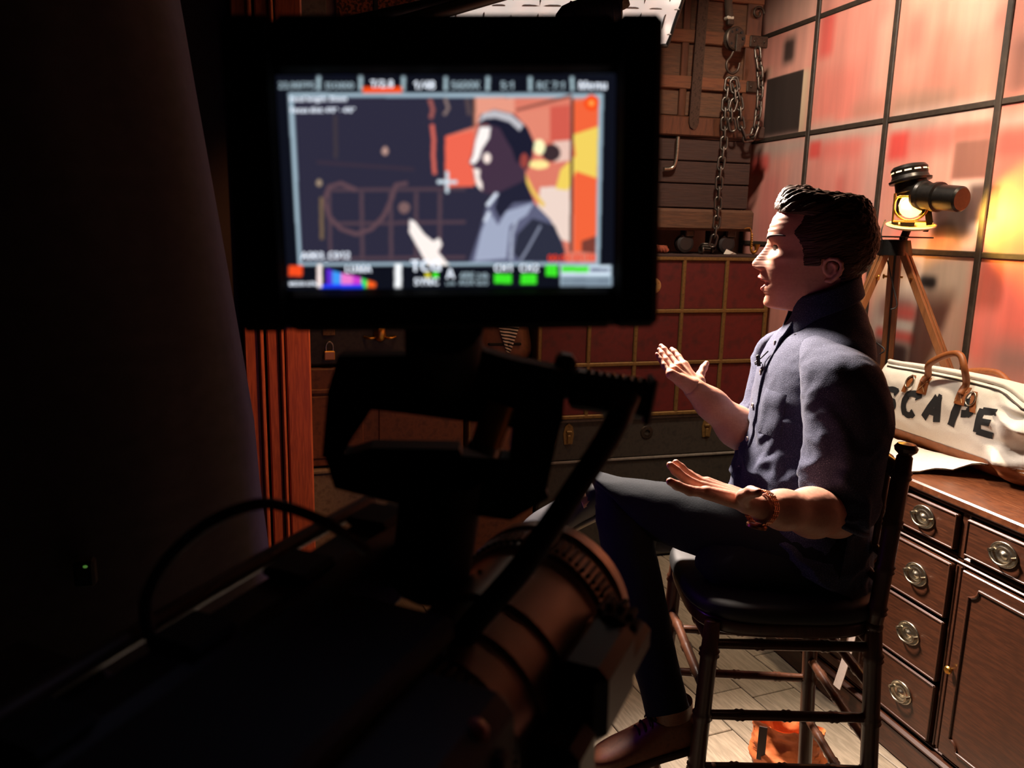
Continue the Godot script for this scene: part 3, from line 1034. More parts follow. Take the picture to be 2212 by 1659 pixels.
	sm.albedo_texture = ImageTexture.create_from_image(im)
	var p := PackedVector3Array(); var uv := PackedVector2Array()
	for side in 2:
		for j in 13:
			for i in 9:
				var u := i / 8.0; var v := j / 12.0
				var w := lerpf(0.05, 0.008, v)
				p.append(Vector3(0.945 + (u - 0.5) * 2 * w, 1.165 - v * 0.125, -3.408 + 0.006 * sin(u * 9) - 0.004 * side))
				uv.append(Vector2(u, v))
	m = MB.new()
	m.grid(p.slice(0, 117), 9, 13, false, false, uv.slice(0, 117))
	m.grid(p.slice(117), 9, 13, false, false, uv.slice(117))
	wpart(t, "cloth", m, sm)

func crates() -> void:
	var zf := -3.46
	var batten_wood := grain(43, [rgb(72, 38, 19), rgb(102, 57, 29), rgb(88, 47, 24)], Vector3(0.8, 9, 5), 0.8)
	# wheeled board crate resting on the cabinet
	var t := thing("wheeled_crate", "brown plank crate on small wheels, standing on the red cabinet", "crate", Vector3(1.6, 1.48, -3.6))
	var ws := [[1.40, 1.78, 1.70, 0.105], [1.40, 1.885, 1.70, 0.10], [1.40, 1.975, 1.70, 0.075]]
	var k := 0
	for q in [[1.69, 1.795], [1.80, 1.895], [1.90, 1.995]]:
		var m := MB.new()
		m.box(Vector3(1.465, (q[0] + q[1]) / 2, zf - 0.013), Vector3(1.29, q[1] - q[0], 0.022), 0.003)
		wpart(t, "plank", m, wood_crate2)
		k += 1
	var m := MB.new()
	m.box(Vector3(1.465, 1.84, -3.64), Vector3(1.27, 0.31, 0.30), 0.004)
	wpart(t, "body", m, wood_crate2)
	m = MB.new()
	m.box(Vector3(1.48, 1.636, zf + 0.002), Vector3(1.325, 0.098, 0.03), 0.012)
	m.box(Vector3(1.465, 1.65, -3.64), Vector3(1.27, 0.06, 0.28), 0.004)
	wpart(t, "beam", m, wood_crate)
	for x in [1.03, 1.813, 2.03]:
		m = MB.new()
		m.lathe(PackedVector2Array([Vector2(0.0, -0.02), Vector2(0.03, -0.02), Vector2(0.042, -0.016), Vector2(0.045, 0.0), Vector2(0.042, 0.016), Vector2(0.03, 0.02), Vector2(0.0, 0.02)]), 22, look(Vector3.BACK, Vector3(x, 1.527, zf - 0.04)))
		var wh := wpart(t, "wheel", m, M(rgb(30, 26, 24), 0.5))
		m = MB.new()
		m.box(Vector3(x + 0.015, 1.575, zf - 0.04), Vector3(0.05, 0.04, 0.055), 0.006)
		wpart(wh, "fork", m, iron)
	m = MB.new()
	m.box(Vector3(2.0, 1.54, zf - 0.07), Vector3(0.10, 0.105, 0.05), 0.004)
	wpart(t, "foot_block", m, wood_crate2)
	# lever hanging from the side of the crate
	m = MB.new()
	m.tube(path([Vector3(1.72, 1.998, zf + 0.02), Vector3(1.715, 1.90, zf + 0.024), Vector3(1.70, 1.862, zf + 0.022), Vector3(1.66, 1.855, zf + 0.02)], 5), 0.009, 8)
	wpart(t, "lever", m, pewter, "steel lever bent at the end")
	# dark plank and slatted crate above
	t = thing("slatted_crate", "old crate of boards and orange battens with iron straps, under the pulley", "crate", Vector3(1.6, 2.0, -3.6))
	m = MB.new()
	m.box(Vector3(1.48, 2.046, zf), Vector3(1.33, 0.085, 0.04), 0.006)
	wpart(t, "base_board", m, wood_stool)
	m = MB.new()
	m.box(Vector3(2.12, 2.034, zf + 0.004), Vector3(0.07, 0.055, 0.05), 0.006)
	wpart(t, "end_block", m, wood_crate2)
	m = MB.new()
	m.box(Vector3(1.47, 2.46, -3.65), Vector3(1.20, 0.74, 0.30), 0.004)
	wpart(t, "body", m, wood_crate2)
	for q in [[2.095, 2.21], [2.245, 2.42], [2.445, 2.61], [2.63, 2.80]]:
		m = MB.new()
		m.box(Vector3(1.47, (q[0] + q[1]) / 2, zf - 0.03), Vector3(1.2, q[1] - q[0], 0.022), 0.003)
		wpart(t, "plank", m, wood_crate)
	for y in [2.235, 2.43, 2.615]:
		m = MB.new()
		m.box(Vector3(1.48, y, zf - 0.012), Vector3(1.28, 0.055, 0.022), 0.004)
		wpart(t, "batten", m, batten_wood)
	for q in [[2.08, 0.075], [1.06, 0.07], [1.745, 0.035]]:
		m = MB.new()
		m.box(Vector3(q[0], 2.45, zf - 0.014), Vector3(q[1], 0.72, 0.016), 0.003)
		wpart(t, "upright_board", m, wood_stool)
	m = MB.new()
	m.prism(PackedVector2Array([Vector2(-0.024, 0.76), Vector2(-0.024, 0.02), Vector2(-0.016, 0.0), Vector2(0.0, -0.008), Vector2(0.016, 0.0), Vector2(0.024, 0.02), Vector2(0.024, 0.76)]), zf + 0.022, zf + 0.028, Transform3D(Basis(Vector3.BACK, -0.02), Vector3(1.79, 2.04, 0)))
	wpart(t, "strap", m, iron, "dark iron strap with a rounded end")
	for y in [2.235, 2.43]:
		m = MB.new()
		m.box(Vector3(2.10, y, zf + 0.004), Vector3(0.09, 0.05, 0.012), 0.004)
		for s in [-1.0, 1.0]:
			m.ball(Vector3(2.10 + 0.025 * s, y, zf + 0.011), Vector3(0.006, 0.006, 0.004), 8)
		wpart(t, "corner_iron", m, iron)
	# scrolls of flat iron on the corner board and a rosette
	for q in [[2.085, 2.55, 0.03], [1.64, 2.50, 0.022]]:
		m = MB.new()
		var sp := []
		for i in 14:
			var a := i * 0.55
			sp.append(Vector3(q[0] + cos(a) * q[2] * (1 - i / 18.0), q[1] + sin(a) * q[2] * (1 - i / 18.0), zf + 0.006))
		m.tube(path(sp, 3), 0.005, 6)
		wpart(t, "scroll", m, iron)
	# pulley with a hook, hung on a rope from the ceiling
	t = thing("pulley", "iron pulley block with a hook hanging before the slatted crate", "pulley", Vector3(1.945, 2.42, -3.40))
	var c := Vector3(1.945, 2.42, -3.40)
	m = MB.new()
	m.lathe(PackedVector2Array([Vector2(0.0, -0.016), Vector2(0.045, -0.016), Vector2(0.05, -0.012), Vector2(0.042, 0.0), Vector2(0.05, 0.012), Vector2(0.045, 0.016), Vector2(0.0, 0.016)]), 26, look(Vector3(0.1, 0, 1), c))
	wpart(t, "wheel", m, iron)
	m = MB.new()
	for i in 8:
		var a := TAU * i / 8
		m.tube(PackedVector3Array([c + Vector3(cos(a) * 0.034, sin(a) * 0.034, 0.010), c + Vector3(cos(a) * 0.034, sin(a) * 0.034, 0.019)]), 0.006, 8)
	wpart(t, "hole_ring", m, M(rgb(8, 7, 6), 0.9))
	m = MB.new()
	m.box(c + Vector3(0.01, -0.02, 0.022), Vector3(0.026, 0.075, 0.006), 0.003)
	wpart(t, "cheek", m, iron)
	m = MB.new()
	m.box(c + Vector3(-0.028, 0.065, 0.0), Vector3(0.03, 0.03, 0.03), 0.006)
	wpart(t, "shackle", m, iron)
	m = MB.new()
	m.tube(path([c + Vector3(0.0, -0.05, 0), c + Vector3(-0.012, -0.075, 0), c + Vector3(-0.03, -0.10, 0), c + Vector3(-0.026, -0.13, 0), c + Vector3(0.0, -0.145, 0), c + Vector3(0.026, -0.13, 0), c + Vector3(0.034, -0.10, 0)], 5), 0.006, 8)
	wpart(t, "hook", m, iron)
	m = MB.new()
	m.box(c + Vector3(-0.034, 0.082, 0.0), Vector3(0.034, 0.014, 0.034), 0.004)
	wpart(t, "label_band", m, M(rgb(176, 168, 150), 0.6))
	m = MB.new()
	m.tube(path([c + Vector3(-0.03, 0.08, 0), c + Vector3(-0.045, 0.15, 0.004), c + Vector3(-0.04, 0.24, -0.004), c + Vector3(-0.045, 0.36, 0.004), c + Vector3(-0.045, 0.58, 0)], 5), 0.017, 10)
	wpart(t, "rope", m, M(rgb(58, 42, 30), 0.95))
	# the chain on the hook
	t = thing("chain", "heavy steel chain hanging from the pulley hook down to the red cabinet", "chain", Vector3(1.94, 1.5, -3.41))
	var link := MB.new()
	var lp := []
	for i in 16:
		var a := TAU * i / 16
		lp.append(Vector3(cos(a) * 0.0145, sin(a) * 0.0145 + (0.015 if sin(a) > 0 else -0.015), 0))
	link.tube(PackedVector3Array(lp), 0.0056, 7, true, true)
	var lm := link.mesh()
	var steel := M(rgb(96, 88, 80), 0.38, 0.9)
	var runs := [
		[Vector3(1.937, 2.272, -3.405), Vector3(1.925, 2.12, -3.405), Vector3(1.932, 1.98, -3.405), Vector3(1.922, 1.83, -3.405), Vector3(1.925, 1.66, -3.405), Vector3(1.918, 1.56, -3.408), Vector3(1.912, 1.515, -3.42)],
		[Vector3(1.951, 2.272, -3.40), Vector3(1.985, 2.16, -3.39), Vector3(2.0, 2.06, -3.385), Vector3(2.03, 2.005, -3.385), Vector3(2.065, 2.02, -3.385), Vector3(2.085, 2.11, -3.39), Vector3(2.09, 2.25, -3.40), Vector3(2.075, 2.39, -3.42)],
		[Vector3(1.940, 2.26, -3.385), Vector3(1.955, 2.17, -3.38), Vector3(1.945, 2.10, -3.382), Vector3(1.965, 2.02, -3.385)],
		[Vector3(1.912, 1.502, -3.43), Vector3(1.88, 1.500, -3.45), Vector3(1.90, 1.502, -3.47), Vector3(1.94, 1.501, -3.46), Vector3(1.93, 1.518, -3.44), Vector3(1.89, 1.522, -3.45)]]
	for r in runs:
		var pp := path(r, 40)
		var acc := 0.0; var alt := false
		for i in range(1, pp.size()):
			acc += pp[i].distance_to(pp[i - 1])
			if acc > 0.041:
				acc = 0.0
				var d := (pp[i] - pp[i - 1]).normalized()
				var x := look(d, pp[i], Vector3.BACK)
				x.basis = x.basis * Basis(Vector3.UP, PI / 2 * (1 if alt else 0) + 0.35)
				alt = not alt
				var o := part(t, "link", lm, steel)
				o.transform = t.transform.affine_inverse() * x
	# coil of rope and a small brass saxophone on the cabinet
	t = thing("rope_coil", "thick reddish rope lying on the cabinet beside the monitor", "rope", Vector3(1.65, 1.48, -3.47))
	for s in 3:
		m = MB.new()
		var rp := []
		for i in 40:
			var u := i / 39.0
			var q := Vector3(1.38 + u * 0.34, 1.515 + 0.035 * sin(u * 3.6) * (1 - u) - 0.018 * u, -3.46 + 0.03 * sin(u * 5.0))
			var a := u * 40.0 + TAU * s / 3
			rp.append(q + Vector3(0, cos(a), sin(a)) * 0.010)
		m.tube(PackedVector3Array(rp), 0.011, 7)
		wpart(t, "strand", m, M(rgb(128, 60, 36), 0.9))
	t = thing("miniature_saxophone", "tiny golden saxophone standing on the cabinet by the wall", "figurine", Vector3(2.13, 1.48, -3.43))
	m = MB.new()
	var sx := path([Vector3(2.085, 1.60, -3.43), Vector3(2.11, 1.604, -3.43), Vector3(2.122, 1.585, -3.43), Vector3(2.126, 1.54, -3.43), Vector3(2.128, 1.505, -3.43), Vector3(2.14, 1.49, -3.43), Vector3(2.155, 1.50, -3.43), Vector3(2.158, 1.53, -3.43)], 6)
	var sr := []
	for i in sx.size():
		sr.append(0.002 + 0.00016 * i + (0.0016 * (i - sx.size() + 6) if i > sx.size() - 7 else 0.0))
	m.tube(sx, sr, 8)
	wpart(t, "body_tube", m, brass)
	m = MB.new()
	for i in 7:
		m.ball(Vector3(2.123 + 0.0008 * i, 1.575 - i * 0.011, -3.422), Vector3(0.005, 0.004, 0.004), 8)
	wpart(t, "keys", m, brass)
	t = thing("crumpled_paper", "small crumpled scrap lying on the cabinet at the foot of the crate", "paper", Vector3(2.02, 1.48, -3.43))
	m = MB.new()
	m.tri(Vector3(1.99, 1.482, -3.44), Vector3(2.03, 1.481, -3.42), Vector3(2.01, 1.505, -3.45)); m.tri(Vector3(2.03, 1.481, -3.42), Vector3(2.06, 1.482, -3.44), Vector3(2.01, 1.505, -3.45)); m.tri(Vector3(2.0, 1.481, -3.41), Vector3(2.05, 1.495, -3.425), Vector3(2.03, 1.481, -3.445))
	wpart(t, "sheet", m, M(rgb(190, 180, 165), 0.9))
	# patterned hanging and grey board high on the back wall
	t = thing("wall_hanging", "dark red patterned hanging high on the back wall, left of the microphone", "wall hanging", Vector3(0.4, 2.3, -3.8))
	m = MB.new()
	m.box(Vector3(0.42, 2.5, -3.80), Vector3(0.34, 0.9, 0.02), 0.004)
	wpart(t, "cloth", m, grain(41, [rgb(60, 18, 14), rgb(150, 84, 44), rgb(40, 20, 16), rgb(120, 40, 28)], Vector3(3, 3, 3), 0.9, 0.0, 0.03, 2, 0.0, 30.0))
	m = MB.new()
	m.box(Vector3(0.42, 2.5, -3.788), Vector3(0.02, 0.9, 0.012), 0.003)
	wpart(t, "batten", m, M(rgb(20, 16, 14), 0.7))
	t = thing("grey_board", "plain grey board leaning on the back wall beside the door casing", "board", Vector3(0.08, 2.3, -3.8))
	m = MB.new()
	m.box(Vector3(0.08, 2.4, -3.80), Vector3(0.26, 1.0, 0.02), 0.004)
	wpart(t, "board", m, trunk_grey)

func bamboo(mb: MB, a: Vector3, b: Vector3, r: float, rings: Array) -> void:   # turned rod with raised nodes
	var L := a.distance_to(b)
	var prof := PackedVector2Array([Vector2(0, 0), Vector2(r * 0.9, 0)])
	for q in rings:
		var y: float = q * L
		prof.append_array([Vector2(r, y - 0.011), Vector2(r * 1.22, y - 0.006), Vector2(r * 1.05, y), Vector2(r * 1.22, y + 0.006), Vector2(r, y + 0.011)])
	prof.append_array([Vector2(r * 0.9, L), Vector2(0, L)])
	mb.slathe(prof, 16, look(b - a, a))
func stool() -> void:
	var t := thing("bar_stool", "dark turned-wood bar stool the man sits on", "stool", Vector3(1.11, 0, -1.6))
	var fw := Vector3(-0.963, 0, -0.27); var la := Vector3(0.27, 0, -0.963)
	var NF := Vector3(0.884, 0.75, -1.462); var NB := NF - fw * 0.356
	var FF := NF + la * 0.38; var FB := NB + la * 0.36
	var splay := func(p: Vector3, f: float, s: float, y: float) -> Vector3: return Vector3(p.x, 0, p.z) + (fw * f + la * s) * (0.75 - y) / 0.75 + Vector3(0, y, 0)
	var legs := {"nf": [NF, 0.030, -0.022], "nb": [NB, -0.045, -0.022], "ff": [FF, 0.030, 0.022], "fb": [FB, -0.045, 0.022]}
	var at := func(k: String, y: float) -> Vector3: return splay.call(legs[k][0], legs[k][1], legs[k][2], y)
	for k in ["nf", "ff"]:
		var m := MB.new()
		bamboo(m, at.call(k, 0.0), at.call(k, 0.755), 0.019, [0.12, 0.37, 0.53, 0.7, 0.9])
		wpart(t, "leg", m, wood_stool)
	for k in ["nb", "fb"]:
		var m := MB.new()
		var top: Vector3 = legs[k][0] + Vector3(0, 0.385, 0) - fw * 0.022
		var lo: Vector3 = at.call(k, 0.0)
		var mid: Vector3 = legs[k][0]
		bamboo(m, lo, mid, 0.019, [0.12, 0.37, 0.53, 0.7, 0.9])
		bamboo(m, mid, top, 0.018, [0.1, 0.35, 0.62, 0.9])
		m.ball(mid, Vector3.ONE * 0.0195, 12)
		m.lathe(PackedVector2Array([Vector2(0, 0), Vector2(0.017, 0), Vector2(0.013, 0.006), Vector2(0.022, 0.014), Vector2(0.024, 0.022), Vector2(0.018, 0.03), Vector2(0, 0.033)]), 16, look(top - mid, top))
		wpart(t, "back_post", m, wood_stool)
	for q in [["nf", "nb", 0.53], ["nf", "nb", 0.40], ["nf", "nb", 0.22], ["ff", "fb", 0.53], ["ff", "fb", 0.40], ["nf", "ff", 0.585], ["nf", "ff", 0.395], ["nb", "fb", 0.60], ["nb", "fb", 0.46], ["nb", "fb", 0.28]]:
		var m := MB.new()
		bamboo(m, at.call(q[0], q[2]), at.call(q[1], q[2]), 0.0115, [0.22, 0.5, 0.78])
		wpart(t, "rung", m, wood_stool)
	# braces below the seat
	for q in [["nf", "ff"], ["nb", "fb"], ["ff", "fb"], ["nf", "nb"]]:
		var m := MB.new()
		bamboo(m, at.call(q[0], 0.70), at.call(q[1], 0.70), 0.012, [0.3, 0.7])
		wpart(t, "seat_rail", m, wood_stool)
	var c := (NF + NB + FF + FB) / 4
	var m := MB.new()
	var ring := func(y: float, grow: float) -> Array: return [Vector3(c.x, y, c.z), fw * (0.215 + grow), la * (0.205 + grow)]
	loft(m, [ring.call(0.725, -0.004), ring.call(0.732, 0.0), ring.call(0.752, 0.0), ring.call(0.758, -0.004)], 48, 3, null, 0.55, 3)
	wpart(t, "seat_frame", m, wood_stool)
	m = MB.new()
	loft(m, [ring.call(0.757, -0.002), ring.call(0.768, 0.010), ring.call(0.790, 0.008), ring.call(0.802, -0.012), ring.call(0.806, -0.08)], 48, 4, null, 0.6, 3)
	wpart(t, "cushion", m, M(rgb(13, 13, 14), 0.62), "black padded seat")
	for q: float in [0.10, 0.16, 0.34]:
		m = MB.new()
		var a := NB + Vector3(0, q, 0) - fw * 0.022 * q / 0.385; var b := FB + Vector3(0, q, 0) - fw * 0.022 * q / 0.385
		bamboo(m, a, b, 0.010, [0.3, 0.7])
		wpart(t, "back_rail", m, wood_stool)
	for i in 5:
		m = MB.new()
		var u := (i + 1) / 6.0
		var a := NB.lerp(FB, u) + Vector3(0, 0.16, 0) - fw * 0.009; var b := NB.lerp(FB, u) + Vector3(0, 0.34, 0) - fw * 0.019
		bamboo(m, a, b, 0.008, [0.5])
		wpart(t, "spindle", m, wood_stool)
	m = MB.new()
	var ta := NB + Vector3(0, 0.36, 0) - fw * 0.020; var tb := FB + Vector3(0, 0.36, 0) - fw * 0.020
	bamboo(m, ta, tb, 0.012, [0.2, 0.5, 0.8])
	wpart(t, "crest_rail", m, wood_stool)

# ---------------------------------------------------------------- the man
const HU := 0.000266          # metres per unit of the head's own measure (front profile units, 640 = eye height)
# height, front of the face without the nose, back of the skull, half width
const SKULL := [[214, 795, 805, 0.001], [217, 735, 880, 0.018], [226, 650, 965, 0.036], [250, 548, 1062, 0.056], [300, 442, 1150, 0.069], [340, 402, 1188, 0.0735], [400, 368, 1213, 0.0765], [440, 352, 1226, 0.077], [490, 339, 1233, 0.077], [530, 336, 1236, 0.0765], [570, 346, 1236, 0.075], [610, 358, 1232, 0.073], [650, 362, 1225, 0.0715], [700, 360, 1208, 0.0695], [750, 345, 1188, 0.0675], [800, 318, 1165, 0.0655], [850, 286, 1138, 0.0635], [880, 284, 1122, 0.0625], [905, 276, 1110, 0.0615], [925, 282, 1100, 0.061], [938, 300, 1094, 0.0605], [950, 330, 1088, 0.060], [965, 338, 1082, 0.0595], [985, 322, 1072, 0.059], [1010, 309, 1062, 0.058], [1030, 311, 1054, 0.057], [1052, 325, 1047, 0.0555], [1075, 346, 1044, 0.054], [1110, 332, 1044, 0.052], [1140, 327, 1048, 0.050], [1165, 335, 1052, 0.049], [1185, 366, 1056, 0.0485], [1197, 430, 1060, 0.049], [1206, 520, 1064, 0.0505], [1218, 600, 1068, 0.052], [1245, 640, 1075, 0.0545], [1320, 655, 1092, 0.058], [1450, 640, 1110, 0.062]]
const FACE := [[214, 795], [217, 735], [226, 650], [250, 548], [300, 442], [340, 402], [400, 368], [440, 352], [490, 340], [530, 338], [590, 350], [660, 358], [750, 345], [850, 326], [950, 326], [1050, 336], [1120, 344], [1165, 354], [1185, 386], [1197, 440], [1206, 525], [1218, 600], [1245, 640], [1320, 655], [1450, 640]]
const NOSE := [[560, 341, 0.008], [600, 331, 0.009], [630, 319, 0.010], [655, 305, 0.011], [680, 288, 0.0115], [705, 267, 0.012], [730, 246, 0.013], [755, 226, 0.014], [775, 213, 0.0155], [790, 208, 0.0165], [805, 211, 0.0175], [820, 221, 0.0185], [834, 240, 0.018], [846, 266, 0.016], [856, 284, 0.013]]
const HAIR := [[97, 585, 625, 0.004], [101, 540, 660, 0.016], [112, 492, 690, 0.030], [130, 456, 730, 0.040], [150, 436, 775, 0.049], [163, 424, 880, 0.055], [185, 412, 985, 0.062], [203, 404, 1100, 0.067], [240, 393, 1160, 0.073], [280, 385, 1192, 0.078], [320, 383, 1215, 0.0805], [345, 388, 1226, 0.082], [420, 400, 1250, 0.0845], [500, 420, 1270, 0.085], [560, 420, 1279, 0.0845], [650, 420, 1272, 0.0825], [720, 420, 1252, 0.080], [780, 420, 1228, 0.077], [830, 420, 1195, 0.0735], [880, 420, 1150, 0.069], [960, 420, 1092, 0.063], [1015, 420, 1044, 0.059], [1030, 420, 1000, 0.055]]
const HAIRLINE := [[90, 300], [318, 380], [332, 400], [342, 470], [352, 570], [368, 690], [420, 684], [520, 648], [580, 690], [640, 718], [700, 732], [790, 744], [800, 760], [806, 1000], [900, 1012], [960, 985], [1010, 965], [1022, 1100]]
func tab(t: Array, y: float, k: int) -> float:
	if y <= t[0][0]:
		return t[0][k]
	var m := t.size()
	if y >= t[m - 1][0]:
		return t[m - 1][k]
	var i := 0
	while t[i + 1][0] < y:
		i += 1
	var a: Array = t[maxi(i - 1, 0)]; var b: Array = t[i]; var c: Array = t[i + 1]; var d: Array = t[mini(i + 2, m - 1)]
	var h: float = c[0] - b[0]
	var f: float = (y - b[0]) / h
	var s: float = (c[k] - b[k]) / h
	var sa: float = (b[k] - a[k]) / (b[0] - a[0]) if i > 0 else s
	var sc: float = (d[k] - c[k]) / (d[0] - c[0]) if i + 2 < m else s
	var m0 := 0.0 if sa * s <= 0 else 2.0 * sa * s / (sa + s)
	var m1 := 0.0 if sc * s <= 0 else 2.0 * sc * s / (sc + s)
	var f2 := f * f; var f3 := f2 * f
	return (2 * f3 - 3 * f2 + 1) * b[k] + (f3 - 2 * f2 + f) * h * m0 + (-2 * f3 + 3 * f2) * c[k] + (f3 - f2) * h * m1
var rows_seen := {}
func row_of(y: float) -> Array:   # measures of one level of the head
	if not rows_seen.has(y):
		var mid := tab(SKULL, y, 1)
		rows_seen[y] = [(760.0 - tab(FACE, y, 1)) * HU, (760.0 - tab(SKULL, y, 2)) * HU, tab(SKULL, y, 3), (tab(FACE, y, 1) - mid) * HU, maxf(mid - tab(NOSE, y, 1), 0.0) * HU, tab(NOSE, y, 2)]
	return rows_seen[y]
var hair_seen := {}
func hair_row(y: float) -> Array:
	if not hair_seen.has(y):
		hair_seen[y] = [(760.0 - tab(HAIR, y, 1)) * HU, (760.0 - tab(HAIR, y, 2)) * HU, tab(HAIR, y, 3), tab(HAIRLINE, y, 1)]
	return hair_seen[y]
# a point of the head in its own axes: x to the face, y up, z to his left
func skull(y: float, th: float, face := true) -> Vector3:
	var r := row_of(y)
	var f: float = r[0]; var b: float = r[1]; var w: float = r[2]
	var c := lerpf(b, f, 0.44)
	var cs := cos(th); var sn := sin(th)
	var x := c + (f - c) * signf(cs) * pow(absf(cs), 0.92) if cs > 0 else c + (c - b) * cs
	var z := w * signf(sn) * pow(absf(sn), 0.94)
	var p := Vector3(x, (640.0 - y) * HU, z)
	if face and cs > 0:
		var az := absf(z)
		p.x += r[3] * exp(-pow(az / (0.019 if y > 1085 else 0.024), 2.2))
		if y > 560 and y < 856:
			p.x += r[4] * exp(-pow(az / r[5], 2.4))
		# nostril wing, eye socket, cheekbone, brow, crease by the mouth, furrows of the brow
		p.x += 0.0035 * exp(-pow((az - 0.0155) / 0.006, 2) - pow((y - 822) / 18.0, 2))
		p.x -= 0.0120 * exp(-pow((az - 0.031) / 0.0135, 2) - pow((y - 645) / 40.0, 2))
		p += Vector3(0.003, 0, signf(z) * 0.0025) * exp(-pow((az - 0.050) / 0.014, 2) - pow((y - 735) / 45.0, 2))
		p.x += 0.0035 * exp(-pow((az - 0.026) / 0.020, 2) - pow((y - 548) / 24.0, 2))
		p.x -= 0.0022 * exp(-pow((az - 0.028 - (y - 880) * 0.00008) / 0.004, 2) - pow((y - 900) / 60.0, 2))
		p.x -= 0.004 * exp(-pow((az - 0.026) / 0.007, 2) - pow((y - 965) / 22.0, 2))
		if y > 395 and y < 520:
			p.x += 0.0009 * sin((y - 395.0) / 125.0 * TAU * 3.0) * smoothstep(0.055, 0.03, az) * smoothstep(395, 415, y) * smoothstep(520, 500, y)
		# jaw edge
		if y > 900 and y < 1190:
			p.z += signf(z) * 0.004 * exp(-pow((x - (-0.012 + (1180 - y) * -0.00006)) / 0.03, 2)) * smoothstep(900, 1000, y) * smoothstep(1195, 1150, y)
	return p
func hair_point(y: float, th: float, nz: FastNoiseLite) -> Vector3:
	var r := hair_row(y)
	var f: float = r[0]; var b: float = r[1]; var w: float = r[2]
	var c := (f + b) * 0.5 if y < 345 else lerpf(b, f, 0.44)
	var cs := cos(th); var sn := sin(th)
	var x := c + (f - c) * cs if cs > 0 else c + (c - b) * cs
	var p := Vector3(x, (640.0 - y) * HU, w * signf(sn) * pow(absf(sn), 0.9))
	# combed strands, running back along the head
	var n := nz.get_noise_3d(p.x * 12.0, p.y * 300.0 + p.x * 90.0, p.z * 340.0)
	var n2 := nz.get_noise_3d(p.x * 6.0 + 40.0, p.y * 45.0 + p.x * 20.0, p.z * 60.0)
	var d := Vector3(p.x * 0.4, p.y + 0.02, p.z).normalized()
	p += d * (n * 0.0013 + n2 * 0.0040 * smoothstep(420, 250, y) + n2 * 0.0024)
	# below the hair line it lies under the skin
	var px := 760.0 - p.x / HU
	var over: float = px - r[3] + n * 14.0
	var k := smoothstep(-6.0, 20.0, over)
	if y > 725 and px > 838 and px < 1012:
		k = minf(k, smoothstep(26.0, 0.0, y - 728.0))
	var q := skull(clampf(y, 232, 1030), th, false) if y > 214 else p
	if y > 300:
		var edge := smoothstep(0.0, 90.0, over) if px < 900 else 1.0
		p = q.lerp(p, maxf(edge, 0.22))
		q -= Vector3(q.x * 0.4, 0, q.z).normalized() * 0.006
		p = q.lerp(p, k)
	return p

